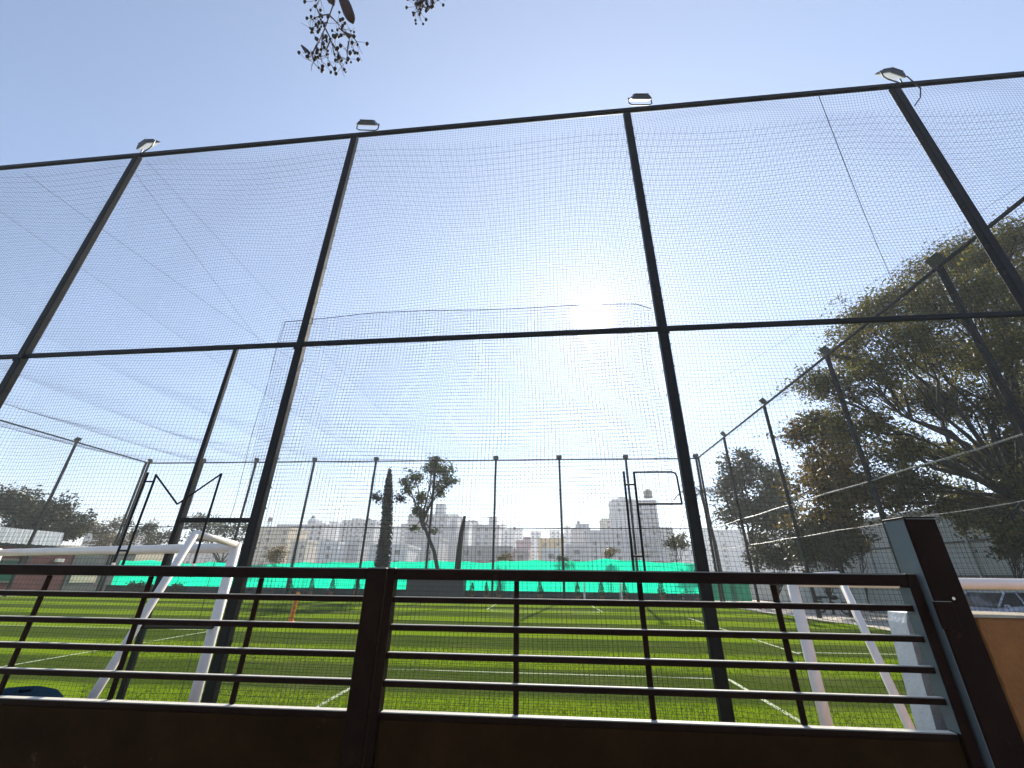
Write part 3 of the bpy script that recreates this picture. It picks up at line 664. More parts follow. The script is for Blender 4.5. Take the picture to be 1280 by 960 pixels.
def shaggy():
    D2 = 36.4; ax = [np.array([P(474, 742, D2)[0], D2, 0]), P(479, 700, D2), P(483, 660, D2), P(485, 620, D2), P(487, 588, D2)]; b = ax[0]
    t = thing('shaggy_trunk', 'dark tapering trunk wrapped in dead growth left of the leafy tree', 'tree', tuple(b))
    MB().tube([p-b for p in ax], [.66, .56, .44, .3, .08], 10).build('trunk', 'bark', t, smooth=True)
    g = np.random.default_rng(31); u = g.random(4200); idx = u*4; i = np.minimum(idx.astype(int), 3); f = (idx-i)[:, None]; A = np.array(ax)
    c = A[i]*(1-f)+A[i+1]*f; rr = np.interp(u, [0, .25, .5, .72, .78, .85, 1], [.78, .62, .5, .42, .38, .34, .08]); a = g.uniform(0, 6.28, 4200)
    c = c+np.stack([np.cos(a)*rr, np.sin(a)*rr, g.normal(0, .2, 4200)], -1)*g.uniform(.7, 1.05, (4200, 1))
    for (x, y, r) in ((474, 622, 5), (497, 622, 5), (503, 624, 3.5), (469, 621, 3)):
        p = P(x, y, D2); c = np.vstack([c, p+g.normal(0, 1, (160, 3))*r*.05])
    V, F = leaves(c-b, .22, g=g); link('crown', raw_mesh('crown', V, F), 'shag_leaf', t)
shaggy()
D = 41.0
dk = [(8,630,20,0),(35,640,18,1),(62,640,18,0),(85,648,14,1),(25,660,18,-1),(55,662,16,0),(80,665,14,0),(-30,630,24,0),(100,658,9,1)]
bt = onY(30, 735, D)
tree('dark_tree', 'dense dark tree behind the maroon shed at left', (bt[0], D, 0), (bt[0], D, 2.6), clump_px(dk, D), .35, .36, 'dark_leaf', 900, 10, 25)
D = 62.0
for i, (lst, bx, lb) in enumerate([([(118,662,12,0),(140,660,14,1),(132,678,13,0),(155,676,11,0)], 135, 'dry brown tree beyond the left corner, beside the dark tree'),
                                   ([(178,664,12,0),(195,668,13,1),(185,682,12,0),(212,674,11,0)], 190, 'dry olive tree beyond the left corner, between two others'),
                                   ([(240,655,13,0),(262,652,13,1),(252,672,14,0),(285,662,13,0),(305,658,10,0),(300,680,13,0)], 270, 'grey-green tree seen through the fence doorway beyond the screen')]):
    bt = onY(bx, 730, D); tree('dry_tree', lb, (bt[0], D, 0), (bt[0], D, 3.0), clump_px(lst, D), .3, .45, ['dry_leaf', 'dusty_leaf', 'dusty_leaf'][i], 200, 7, 40+i, group='dry trees beyond the left corner')
def bush(label, px, py, rp, D, lm, seed, n=5, leaf=.2, dens=600, name='bush'):
    g = np.random.default_rng(seed); lst = [(px+g.normal(0, rp*.45), py+abs(g.normal(0, rp*.4)), rp*g.uniform(.4, .65), g.normal(0, .5)) for _ in range(n)]
    b = onY(px, 740, D); return tree(name, label, (b[0], D, 0), (b[0], D, .8), clump_px(lst, D), .06, leaf, lm, dens, 6, seed, cat='bush', limb_r=.5, tip=.008)
bush('dry yellowish bush leaning over the screen beside the beige building', 345, 688, 14, 38.8, 'dry_leaf', 51)
bush('sprawling creeper drooping over the screen below the yellow building', 706, 697, 9, 38.3, 'dusty_leaf', 52, leaf=.16)
bush('low dry bush above the screen below the tallest towers', 762, 688, 10, 40.0, 'dry_leaf', 53)
bush('grey shrub standing over the screen just left of the middle fence post', 848, 672, 16, 42.0, 'dusty_leaf', 54, 7)
bush('scrubby bush above the screen left of the pink building', 632, 695, 10, 40.0, 'dry_leaf', 55)
bush('dark shrub under the hazy tree behind the right side fence', 972, 684, 28, 31.0, 'dark_leaf', 56, 12, .22, 800)
bush('dark brown thicket under the golden tree', 1035, 672, 36, 26.4, 'dark_leaf', 57, 15, .22, 900)
bush('yellow flowering bush glowing between fence posts left of the gate post', 1082, 680, 14, 29.0, 'gold_leaf', 58, 6, .2, 800)
bush('dark leafy bush at the right edge above the parked car', 1272, 672, 26, 20.6, 'dark_leaf', 59, 11, .17, 900)
bush('dark low shrub before the left end of the emerald screen', 172, 733, 13, 36.7, 'dark_leaf', 62, 8, .16, 900)
bush('dark low shrub before the screen, beside the left goal frame', 216, 733, 10, 36.7, 'dark_leaf', 63, 7, .16, 900)
# palm
def palm():
    D2 = 43.0; top = onY(876, 615, D2); b = np.array([top[0]+.5, D2, 0]); t = thing('palm_tree', 'palm tree with drooping fronds half hidden by the middle fence post', 'tree', tuple(b))
    MB().tube([np.array([0, 0, 0]), (top-b)*.5+np.array([.2, 0, 0]), top-b], [.22, .17, .14], 9).build('trunk', 'pale_bark', t, smooth=True)
    g = np.random.default_rng(61)
    for k in range(15):
        a = 2*math.pi*k/15+g.uniform(-.2, .2); el = g.uniform(-.2, 1.2); L = g.uniform(2.6, 3.4); o = np.array([math.cos(a), math.sin(a), 0]); mb = MB(); pts = []
        for u in np.linspace(0, 1, 9): pts.append(top-b+o*L*u*math.cos(el*(1-u*.6))+np.array([0, 0, L*(math.sin(el)*u-1.15*u*u)]))
        mb.tube(pts, np.linspace(.035, .008, 9), 4); sd = np.array([-o[1], o[0], 0])
        for i in range(1, 9):
            for q in (0, .5):
                p = pts[i-1]+(pts[i]-pts[i-1])*(q+.25)
                for s_ in (-1, 1):
                    ln_ = .62*math.sin(math.pi*min(1, (i+q)/9.5))+.12; tipp = p+sd*s_*ln_*.75+o*ln_*.35+np.array([0, 0, -ln_*.55]); mid = (p+tipp)/2+np.array([0, 0, .06]); wv = o*.03
                    mb.add([p-wv, p+wv, mid+wv, tipp, mid-wv], [(0, 1, 2, 4), (4, 2, 3)])
        mb.build('frond', 'dusty_leaf', t)
palm()
# fruiting twigs that hang into the top of the view
def panicle(name, label, root, stems, nb, seed, extras):
    g = np.random.default_rng(seed); root = np.array(root); t = thing(name, label, 'twig', tuple(root)); st = MB(); be = MB()
    tips = []
    for path in stems:
        pts = [np.array(p)-root for p in path]; st.tube(pts, np.linspace(.0045, .0018, len(pts)), 5); tips += pts[-2:]
    for p in tips:
        for _ in range(nb):
            e = p+g.normal(0, .032, 3)+np.array([0, 0, -.008]); st.tube([p, (p+e)/2+g.normal(0, .006, 3), e], .0009, 4); 
            if g.random() < .62: be.ball(e, g.uniform(.0055, .011), 6, 4, (1, 1, g.uniform(1.0, 1.5)))
    st.build('stalk', 'twig', t); be.build('berries', 'berry', t, smooth=True)['kind'] = 'stuff'
    for e in extras(root): e(t)
def F(x, y, d=1.2): return onY(x, y, d)
def ex1(root):
    def pod(t):
        a, b = F(424, -12)-root, F(441, 28)-root; mb = MB(); mb.tube([a+(b-a)*u for u in np.linspace(0, 1, 9)], [.006, .018, .025, .029, .032, .033, .031, .024, .008], 8); mb.build('pod', 'pod', t, smooth=True)
        MB().tube([F(432, -40)-root, a], .004, 5).build('pod_stalk', 'twig', t)
    def curl(t):
        a, b = F(377, 57)-root, F(385, 64)-root; MB().tube([a, (a+b)/2+np.array([0, .01, 0]), b], [.005, .012, .007], 6).build('curled_leaf', 'berry', t)
    def husk(t):
        a, b = F(410, -10)-root, F(417, 6)-root; MB().tube([a, (a+b)/2, b], [.02, .028, .006], 7).build('husk', 'pod', t)
    return [pod, curl, husk]
panicle('berry_twig', 'large dry berry cluster hanging with a long brown pod', F(420, -60),
        [[F(420, -60), F(417, 5), F(405, 38), F(396, 58), F(393, 72)], [F(413, 18), F(402, 19), F(390, 24)], [F(410, 28), F(400, 30), F(388, 36)], [F(412, 19), F(421, 28), F(430, 37)], [F(407, 36), F(413, 48), F(416, 58), F(418, 70)], [F(404, 42), F(402, 55), F(401, 74)],
         [F(424, 35), F(432, 42), F(437, 50)], [F(430, 40), F(440, 44), F(446, 52)], [F(416, 55), F(423, 66), F(422, 76)], [F(396, 56), F(390, 68), F(392, 78)], [F(436, 52), F(434, 64), F(434, 74)], [F(414, 48), F(408, 62), F(410, 74)], [F(400, 20), F(395, 8), F(400, -2)]], 7, 71, ex1)
panicle('berry_twig', 'small dark berry cluster at the very top edge right of the pod', F(532, -60), [[F(532, -60), F(530, -10), F(525, 6)], [F(530, -12), F(522, 0), F(520, 8)], [F(531, -14), F(537, -4), F(539, 4)], [F(529, -6), F(526, 4), F(523, 13)], [F(532, -16), F(543, -8), F(546, -2)], [F(529, -8), F(525, 2), F(529, 9)]], 9, 72, lambda r: [])

# ------------------------------------------------------------------ things along the far end
def screen(name, label, x0, x1, y, zb, ztop, m, seed):
    g = np.random.default_rng(seed); n = int((x1-x0)/.25); xs = np.linspace(x0, x1, n+1); sagw = wobble(seed, .16); fold = wobble(seed+3, .5)
    rows = 9; V = []
    t = thing(name, label, 'screen', (x0, y, 0))
    for j in range(rows+1):
        for x in xs:
            u = j/rows; zt = ztop(x)-.1*abs(math.sin((x-x0)*math.pi/2.85))+.25*sagw(x*.8, 0.0); z = zb+(zt-zb)*u
            yy = y+.07*math.sin(x*5+u*2)*(.3+u)*.6+.12*float(fold(x*1.2, u*2))
            V.append((x-x0, yy-y, z))
    F_ = [(j*(n+1)+i, j*(n+1)+i+1, (j+1)*(n+1)+i+1, (j+1)*(n+1)+i) for j in range(rows) for i in range(n)]
    c = MB().add(V, F_).build('cloth', m, t, smooth=True)
    for x in np.arange(x0+.4, x1, 2.85):
        MB().tube([(x-x0, .25, 0), (x-x0, .25, zb+2.0)], .03, 6).build('stake', 'rail_steel', t)
screen('shade_screen', 'bright emerald shade cloth screen along the far end of the pitch', -38.0, 12.05, 37.6, .55, lambda x: float(np.interp(x, [-38, -26, -14, -3, 5, 12], [2.62, 2.45, 2.75, 2.85, 3.05, 2.85])), 'shade_net', 81)
screen('shade_screen', 'darker green shade cloth at the right corner beside the pale wall', 12.6, 16.6, 39.5, .05, lambda x: 2.2, 'shade_net_dark', 82)
lw = MB().cbox((0, 0, 0), (50.0, .18, .6), .01); tag(lw.build('low_wall', 'dark_tarp', loc=(-38, 37.1, 0)), 'long low dark wall at the foot of the emerald screen', 'wall')
sh = thing('dugout', 'charcoal box-like shelter below the leafy tree', 'shelter', (-10.95, 35.2, 0))
MB().cbox((0, 1.1, .02), (4.5, 1.16, 1.72), .01).build('back_panel', 'shelter_dark', sh); MB().cbox((0, 0, .02), (.06, 1.098, 1.7), .01).build('side_panel', 'shelter_dark', sh); MB().cbox((4.44, 0, .02), (4.5, 1.098, 1.7), .01).build('side_panel', 'shelter_dark', sh)
MB().cbox((-.06, -.12, 1.722), (4.56, 1.22, 1.78), .01).build('roof', 'shelter_dark', sh); MB().cbox((.1, .6, .4), (4.4, 1.0, .46), .01).build('bench', 'shelter_dark', sh); MB().cbox((.062, 0, .02), (4.438, .05, 1.5), .01).build('front_curtain', 'shelter_dark', sh)
def conifer(first, x, y, h, lb):
    if first is None:
        t = thing('potted_conifer', lb, 'plant', (x, y, 0), 0, 'potted plants along the far end')
        MB().lathe([(.15, 0), (.2, .28), (.22, .3), (.22, .34), (.19, .34), (.18, .3)], (0, 0, 0), 14).build('pot', 'terracotta', t)
        g = np.random.default_rng(91); n = 520; u = g.random(n)**1.4; a = g.uniform(0, 6.28, n); r = (.3*(1-u)+.03)*g.uniform(.5, 1, n)
        V, F_ = leaves(np.stack([r*np.cos(a), r*np.sin(a), .38+u*.95], -1), .1, g=g); link('foliage', raw_mesh('foliage', V, F_), 'cone_leaf', t)
        MB().tube([(0, 0, .3), (0, 0, 1.2)], [.03, .01], 6).build('stem', 'bark', t); return t
    c = copy_tree(first); c.location = (x, y, 0); tag(c, lb); c.scale = (1, 1, h); c.rotation_euler = (0, 0, x*3); return c
base = None
cl = ['farthest left under the beige building', 'second from the left end', 'third from the left end', 'tallest, beside the shaggy trunk', 'first one right of the charcoal shelter', 'second one right of the charcoal shelter', 'third one right of the shelter, under the pink building', 'below the yellow building',
      'just left of the small far goal', 'in the middle of the small far goal', 'right of the small far goal', 'tallest one, near the bicycle']
for (px, h), lb in zip([(361, 1), (388, 1.1), (414, 1.1), (445, 1.45), (590, .9), (608, .95), (624, 1.05), (675, 1.25), (722, 1), (752, 1.15), (781, 1.1), (827, 1.5)], cl):
    p = onY(px, 742, 36.6); c = conifer(base, p[0], 36.55, h, 'potted conifer, '+lb)
    if base is None: base = c
def wheel(t, x, z0, r, tyre_r, spokes=8, nm='wheel'):
    ty = MB(); n = 20; pts = [(x+r*math.cos(a), 0, z0+r*math.sin(a)) for a in np.linspace(0, 2*math.pi, n+1)]; ty.tube(pts, tyre_r, 6, False); wo = ty.build(nm, 'tyre', t)
    sp = MB()
    for k in range(spokes): a = 2*math.pi*k/spokes; sp.tube([(x, 0, z0), (x+r*.95*math.cos(a), 0, z0+r*.95*math.sin(a))], tyre_r*.18, 4)
    sp.tube([(x, -.05, z0), (x, .05, z0)], tyre_r*.9, 8); sp.build('spokes', 'chrome', wo)
def bicycle():
    p = onY(862, 745, 35.6); t = thing('bicycle', 'bicycle leaning at the right end of the emerald screen', 'bicycle', (p[0], 35.6, 0), R(8))
    wheel(t, -.52, .34, .32, .022); wheel(t, .52, .34, .32, .022); f = MB()
    for a, b in [((-.52, .34), (-.15, .8)), ((-.15, .8), (.35, .78)), ((.35, .78), (-.02, .3)), ((-.02, .3), (-.15, .8)), ((-.02, .3), (-.52, .34)), ((.32, .95), (.52, .34))]: f.tube([(a[0], 0, a[1]), (b[0], 0, b[1])], .018, 6)
    f.build('frame', 'bike_black', t); MB().ball((-.18, 0, .9), .1, 8, 5, (1.3, .7, .35)).build('saddle', 'bike_black', t); MB().tube([(-.17, 0, .8), (-.18, 0, .88)], .014).build('seat_post', 'chrome', t)
    MB().tube([(.22, -.26, 1.0), (.32, -.1, .98), (.32, .1, .98), (.22, .26, 1.0)], .013).build('handlebar', 'chrome', t)
bicycle()
op = thing('training_pole', 'orange training pole standing on the turf left of the gate meeting', 'pole', (*onZ(363, 778)[:2], 0))
MB().lathe([(.17, 0), (.16, .03), (.05, .05), (.05, .06)], (0, 0, 0), 14).build('base', 'orange_plastic', op); MB().tube([(0, 0, .05), (.03, 0, .5), (.07, 0, 1.0)], [.085, .08, .075], 10).build('shaft', 'orange_plastic', op)

# ------------------------------------------------------------------ maroon shed and grey wall on the left
sx = -39.5
sd_ = thing('shed', 'maroon shed with a white sheet parapet and green window beyond the left fence', 'shed', (sx, 29.5, 0))
MB().cbox((-4.5, -9, 0), (0, 5.3, 3.25), .02).build('wall', 'maroon', sd_)
for k in range(6):
    y0 = -8.75+k*2.08; mb = MB(); m_ = 13; cv = []
    for i in range(m_+1):
        y = y0+i*2.07/m_; o_ = .012*(i % 2); cv += [(.2+o_, y, 3.48), (.02+o_, y, 4.5), (.17+o_, y, 3.48), (-.01+o_, y, 4.5)]
    mb.add(cv, [(4*i, 4*i+4, 4*i+5, 4*i+1) for i in range(m_)]+[(4*i+2, 4*i+3, 4*i+7, 4*i+6) for i in range(m_)]+[(4*i, 4*i+2, 4*i+6, 4*i+4) for i in range(m_)]+[(4*i+1, 4*i+5, 4*i+7, 4*i+3) for i in range(m_)]+[(0, 1, 3, 2), (4*m_, 4*m_+2, 4*m_+3, 4*m_+1)])
    mb.build('parapet_sheet', 'white_sheet', sd_)
MB().cbox((-4.6, -9.1, 3.2525), (-.03, 5.4, 3.4), .02).build('roof', 'grey_wall', sd_)
MB().cbox((.003, -9.2, 3.252), (.12, 5.5, 3.46), .01).build('eave_shade', 'shelter_dark', sd_)  # dark strip standing in for the shaded gap under the eave
wf = MB()
for a, b in (((-.7, .82), (1.75, .92)), ((-.7, 2.3), (1.75, 2.4)), ((-.7, .92), (-.6, 2.3)), ((.48, .92), (.56, 2.3)), ((1.65, .92), (1.75, 2.3))): wf.cbox((.002, a[0], a[1]), (.07, b[0], b[1]), .01)
wo = wf.build('window', 'grey_wall', sd_)
for a, b in ((-.6, .48), (.56, 1.65)): MB().cbox((.002, a, .92), (.02, b, 2.3), .004).build('pane', 'green_glass', wo)
MB().cbox((.002, 1.9, 2.2), (.1, 2.15, 3.0), .01).build('downpipe', 'shelter_dark', sd_); MB().cbox((.003, 3.9, 2.3), (.22, 4.5, 2.55), .02).build('wall_lamp', 'lamp_glass', sd_)
gw = thing('end_wall', 'dark grey wall with a cream patch beside the maroon shed', 'wall', (sx, 34.85, 0))
MB().cbox((-.25, 0, 0), (.03, 5.6, 3.2), .015).build('wall_face', 'grey_wall', gw); MB().cbox((.032, .35, .78), (.06, 2.55, 1.7), .006).build('cream_panel', 'cream', gw)
MB().cbox((-.3, -.02, 3.202), (.08, 5.65, 3.28), .01).build('coping', 'grey_wall', gw)
cw = MB().cbox((0, 0, 0), (.3, 13, 3.9), .02); tag(cw.build('compound_wall', 'cream', loc=(-46, 38, 0)), 'cream wall behind the grey wall near the dark tree', 'wall')

# ------------------------------------------------------------------ right side: wall, building, car, motorbike
rw = thing('compound_wall', 'long pale compound wall beyond the right side path', 'wall', (19.0, 10, 0))
for k in range(14):
    y = k*2.6; MB().cbox((0, y+.01, 0), (.2, y+2.59, 1.72), .012).build('wall_panel', 'compound_wall', rw); MB().cbox((-.03, y+.002, 1.722), (.23, y+2.598, 1.79), .012).build('coping', 'compound_wall', rw)
    MB().cbox((-.025, y-.06, 0), (-.002, y+.06, 1.72), .008).build('pilaster', 'compound_wall', rw)
hb = thing('hall', 'pale grey building glimpsed under the huge spreading tree', 'building', (25.0, 14, 0))
MB().cbox((0, 0, 0), (8, 32, 5.8), .03).build('wall', 'compound_wall', hb); MB().cbox((-.4, -.4, 5.802), (8.4, 32.4, 6.0), .03).build('roof', 'compound_wall', hb)
for z_ in (1.9, 3.8): MB().cbox((-.09, .003, z_), (-.0025, 32, z_+.12), .01).build('ledge', 'grey_wall', hb)
for k in range(11): MB().cbox((-.12, .3+k*2.8, 0), (-.002, .42+k*2.8, 5.8), .01).build('pilaster', 'compound_wall', hb)
def car():
    t = thing('parked_car', 'silver hatchback parked behind the orange wall on the right path', 'car', (15.7, 17.9, 0), R(-162))
    # x forward, y left; stations of half width, by outline in side view
    L = [(-1.9, .55, .75), (-1.85, .35, .95), (-1.75, .28, 1.0), (-1.0, .26, 1.0), (0, .25, .98), (.9, .26, .92), (1.6, .3, .8), (1.85, .38, .68), (1.92, .5, .6)]
    hw = [.62, .72, .78, .82, .83, .82, .78, .68, .55]; mb = MB(); sec = []
    for (x, zl, zh), h_ in zip(L, hw): sec.append([(x, -h_*.9, zl), (x, -h_, (zl*2+zh)/3), (x, -h_, (zl+2*zh)/3), (x, -h_*.9, zh), (x, 0, zh+.03), (x, h_*.9, zh), (x, h_, (zl+2*zh)/3), (x, h_, (zl*2+zh)/3), (x, h_*.9, zl)])
    k = 9; vs = [p for s_ in sec for p in s_]; mb.add(vs, [(i*k+j, i*k+(j+1) % k, (i+1)*k+(j+1) % k, (i+1)*k+j) for i in range(len(sec)-1) for j in range(k)]+[tuple(range(k)), tuple(reversed(range((len(sec)-1)*k, len(sec)*k)))])
    mb.build('body', 'silver_paint', t, smooth=True)
    g = MB(); gl = [(-1.72, .98, .7), (-1.35, 1.38, .58), (-.9, 1.43, .56), (.1, 1.42, .56), (.95, .95, .7)]
    vs = []
    for x, z, h_ in gl: vs += [(x, -h_, z), (x, h_, z)]
    vs2 = [(-1.7, -.74, .985), (-1.7, .74, .985), (.98, .74, .945), (.98, -.74, .945)]
    g.add(vs, [(2*i, 2*i+2, 2*i+3, 2*i+1) for i in range(4)]+[(0, 2, 4, 6, 8), (9, 7, 5, 3, 1), (0, 1, 9, 8)]); g.build('glazing', 'dark_glass', t)
    rf = MB(); rf.add([(-1.4, -.57, 1.395), (-1.4, .57, 1.395), (-.9, -.56, 1.455), (-.9, .56, 1.455), (.12, -.57, 1.442), (.12, .57, 1.442), (-1.4, -.55, 1.36), (-1.4, .55, 1.36), (.12, -.55, 1.41), (.12, .55, 1.41)], [(0, 2, 3, 1), (2, 4, 5, 3), (4, 8, 9, 5), (0, 1, 7, 6), (0, 6, 8, 4, 2), (1, 3, 5, 9, 7)]); rf.build('roof', 'silver_paint', t)
    for s_ in (-1, 1):
        MB().tube([(.12, s_*.575, 1.43), (.97, s_*.72, .95)], .03, 6).build('pillar', 'silver_paint', t); MB().tube([(-.45, s_*.6, 1.41), (-.4, s_*.75, .97)], .03, 6).build('pillar', 'silver_paint', t)
        MB().ball((.75, s_*.86, .98), .1, 8, 5, (.6, 1, .7)).build('mirror', 'silver_paint', t); MB().ball((1.72, s_*.56, .66), .13, 8, 5, (.9, 1, .6)).build('headlight', 'headlamp', t)
        for x in (-1.2, 1.2):
            wm = MB().lathe([(.12, -.09), (.3, -.09), (.31, -.05), (.31, .05), (.3, .09), (.12, .09)], (0, 0, 0), 20); wm.v = [(x+a, s_*.74+c, .31+b) for a, b, c in wm.v]; wo_ = wm.build('wheel', 'tyre', t)
            rm = MB().lathe([(.02, -.095), (.19, -.095), (.19, .095), (.02, .095)], (0, 0, 0), 14); rm.v = [(x+a, s_*.74+c, .31+b) for a, b, c in rm.v]; rm.build('rim', 'chrome', wo_)
    MB().cbox((1.9, -.45, .35), (1.95, .45, .5), .01).build('grille', 'bike_black', t); t.scale = (.92, .92, .92)
car()
def motorbike():
    t = thing('motorbike', 'black motorbike parked on the path by the right side fence', 'motorbike', (15.6, 27.2, 0), R(-60))
    wheel(t, -.62, .3, .26, .05, 10); wheel(t, .66, .3, .26, .045, 10)
    MB().tube([(-.62, .09, .3), (-.1, .09, .38), (.35, .06, .45)], .03, 6).build('swing_arm', 'bike_black', t); MB().ball((.05, 0, .42), .22, 10, 6, (1, .7, .9)).build('engine', 'bike_black', t)
    MB().ball((.18, 0, .8), .22, 10, 6, (1.25, .62, .6)).build('fuel_tank', 'bike_black', t); MB().ball((-.38, 0, .8), .2, 10, 6, (1.9, .7, .35)).build('seat', 'bike_black', t)
    f = MB(); f.tube([(.42, 0, .92), (.66, 0, .3)], .035, 6); f.build('fork', 'chrome', t)
    MB().tube([(.28, -.36, 1.06), (.4, -.1, 1.0), (.4, .1, 1.0), (.28, .36, 1.06)], .016, 6).build('handlebar', 'bike_black', t); MB().ball((.5, 0, .9), .1, 8, 5).build('headlight', 'headlamp', t)
    for s_ in (-1, 1): MB().tube([(.3, s_*.3, 1.05), (.26, s_*.34, 1.22)], .008, 4).build('mirror_stalk', 'chrome', t); MB().ball((.26, s_*.35, 1.25), .06, 8, 4, (.4, 1.2, .8)).build('mirror', 'bike_black', t)
    MB().tube([(-.1, -.12, .3), (-.7, -.16, .36)], [.03, .05], 8).build('exhaust', 'chrome', t); MB().tube([(-.9, 0, .62), (-.72, 0, .74), (-.5, 0, .7)], [.06, .1, .08], 6).build('mudguard', 'bike_black', t)
motorbike()

# ------------------------------------------------------------------ the town beyond
wall_mats = {}
def bmat(c):
    if c not in wall_mats: wall_mats[c] = mat('render_%d' % len(wall_mats), c, .85, 0, .14, .35, .1, 4)
    return wall_mats[c]
WHITE, GREY, PALE = (.8, .8, .79), (.56, .56, .57), (.7, .7, .7)

FARTHER = 1.8
def building(label, x0, x1, yt, D, c, head=None, tank=None, thick=18.0, name='apartment_building'):
    D = D*FARTHER; near = D < 200
    a = onY(x0, (yt+700)/2, D); b = onY(x1, (yt+700)/2, D); zt = onY((x0+x1)/2, yt, D)[2]; W = b[0]-a[0]
    t = thing(name, label, 'building', (a[0], D, 0)); m_ = bmat(c)
    MB().box((0, 0, -.02), (W, thick, zt)).build('wall', m_, t)
    par = MB(); par.box((-.25, -.25, zt+.003), (W+.25, .0, zt+1.1)); par.box((-.25, thick, zt+.003), (W+.25, thick+.25, zt+1.1)); par.box((-.25, .003, zt+.003), (0, thick-.003, zt+1.1)); par.box((W, .003, zt+.003), (W+.25, thick-.003, zt+1.1)); par.build('parapet', m_, t)
    g = random.Random(int(x0*7+yt)); st = g.uniform(3.3, 3.9); bay = g.uniform(3.6, 5.2); nw = max(1, int(W/bay)); sp_ = W/nw; ww = g.uniform(.75, 1.15); wh = g.uniform(1.5, 1.9); style = g.random()
    lg = MB(); fr = MB(); gl = MB(); bal = MB(); f = 0
    skip = {i for i in range(nw) if g.random() < .12}; stack = {i for i in range(nw) if g.random() < .3}
    while zt-st*(f+1) > .5 and f < 26:
        z = zt-st*(f+1)
        if style < .6: lg.box((-.12, -.35, z-.12), (W+.12, -.004, z+.12))
        for i in range(nw):
            if i in skip or g.random() < .06: continue
            cx = sp_*(i+.5)
            fr.box((cx-ww-.1, -.14, z+.85), (cx+ww+.1, -.003, z+1.05+wh)); gl.box((cx-ww, -.17, z+.95), (cx+ww, -.142, z+.95+wh))
            if i in stack:
                bal.box((cx-sp_*.42, -1.4, z+.13), (cx+sp_*.42, -.36, z+.3)); bal.box((cx-sp_*.42, -1.4, z+.302), (cx+sp_*.42, -1.28, z+1.2))
        f += 1
    if style >= .6:
        for i in range(nw+1): lg.box((sp_*i-.3, -.45, 0), (sp_*i+.3, -.004, zt-.1))
    if len(lg.v): lg.build('facade_ribs', m_, t)['kind'] = 'stuff'
    if len(fr.v):
        o = fr.build('windows', m_, t); o['kind'] = 'stuff'; gl.build('panes', 'dark_glass', o)['kind'] = 'stuff'
    if len(bal.v): bal.build('balconies', m_, t)['kind'] = 'stuff'
    if head:
        hx0, hx1, hy = head; ha, hb_ = onY(hx0, hy, D+3), onY(hx1, hy, D+3); MB().box((ha[0]-a[0], 2.5, zt+.004), (hb_[0]-a[0], 9.0, ha[2])).build('stair_tower', m_, t)
    if tank:
        tx, ty, rp = tank; p = onY(tx, ty, D+4); zc = float(RW[:, 2] @ (p-EYE)); r_ = rp*zc/FPX
        MB().lathe([(r_*.9, 0), (r_, r_*.2), (r_, r_*1.6), (r_*.5, r_*2.0), (r_*.2, r_*2.05)], (p[0]-a[0], 4.5, p[2]-r_), 14).build('water_tank', 'shelter_dark', t)
        lgm = MB()
        for q, s_ in ((-1, -1), (1, -1), (1, 1), (-1, 1)): lgm.tube([(p[0]-a[0]+q*r_*.7, 4.5+s_*r_*.7, zt-.01), (p[0]-a[0]+q*r_*.7, 4.5+s_*r_*.7, p[2]-r_)], .15, 5)
        lgm.build('tank_stand', 'grey_wall', t)
    return t
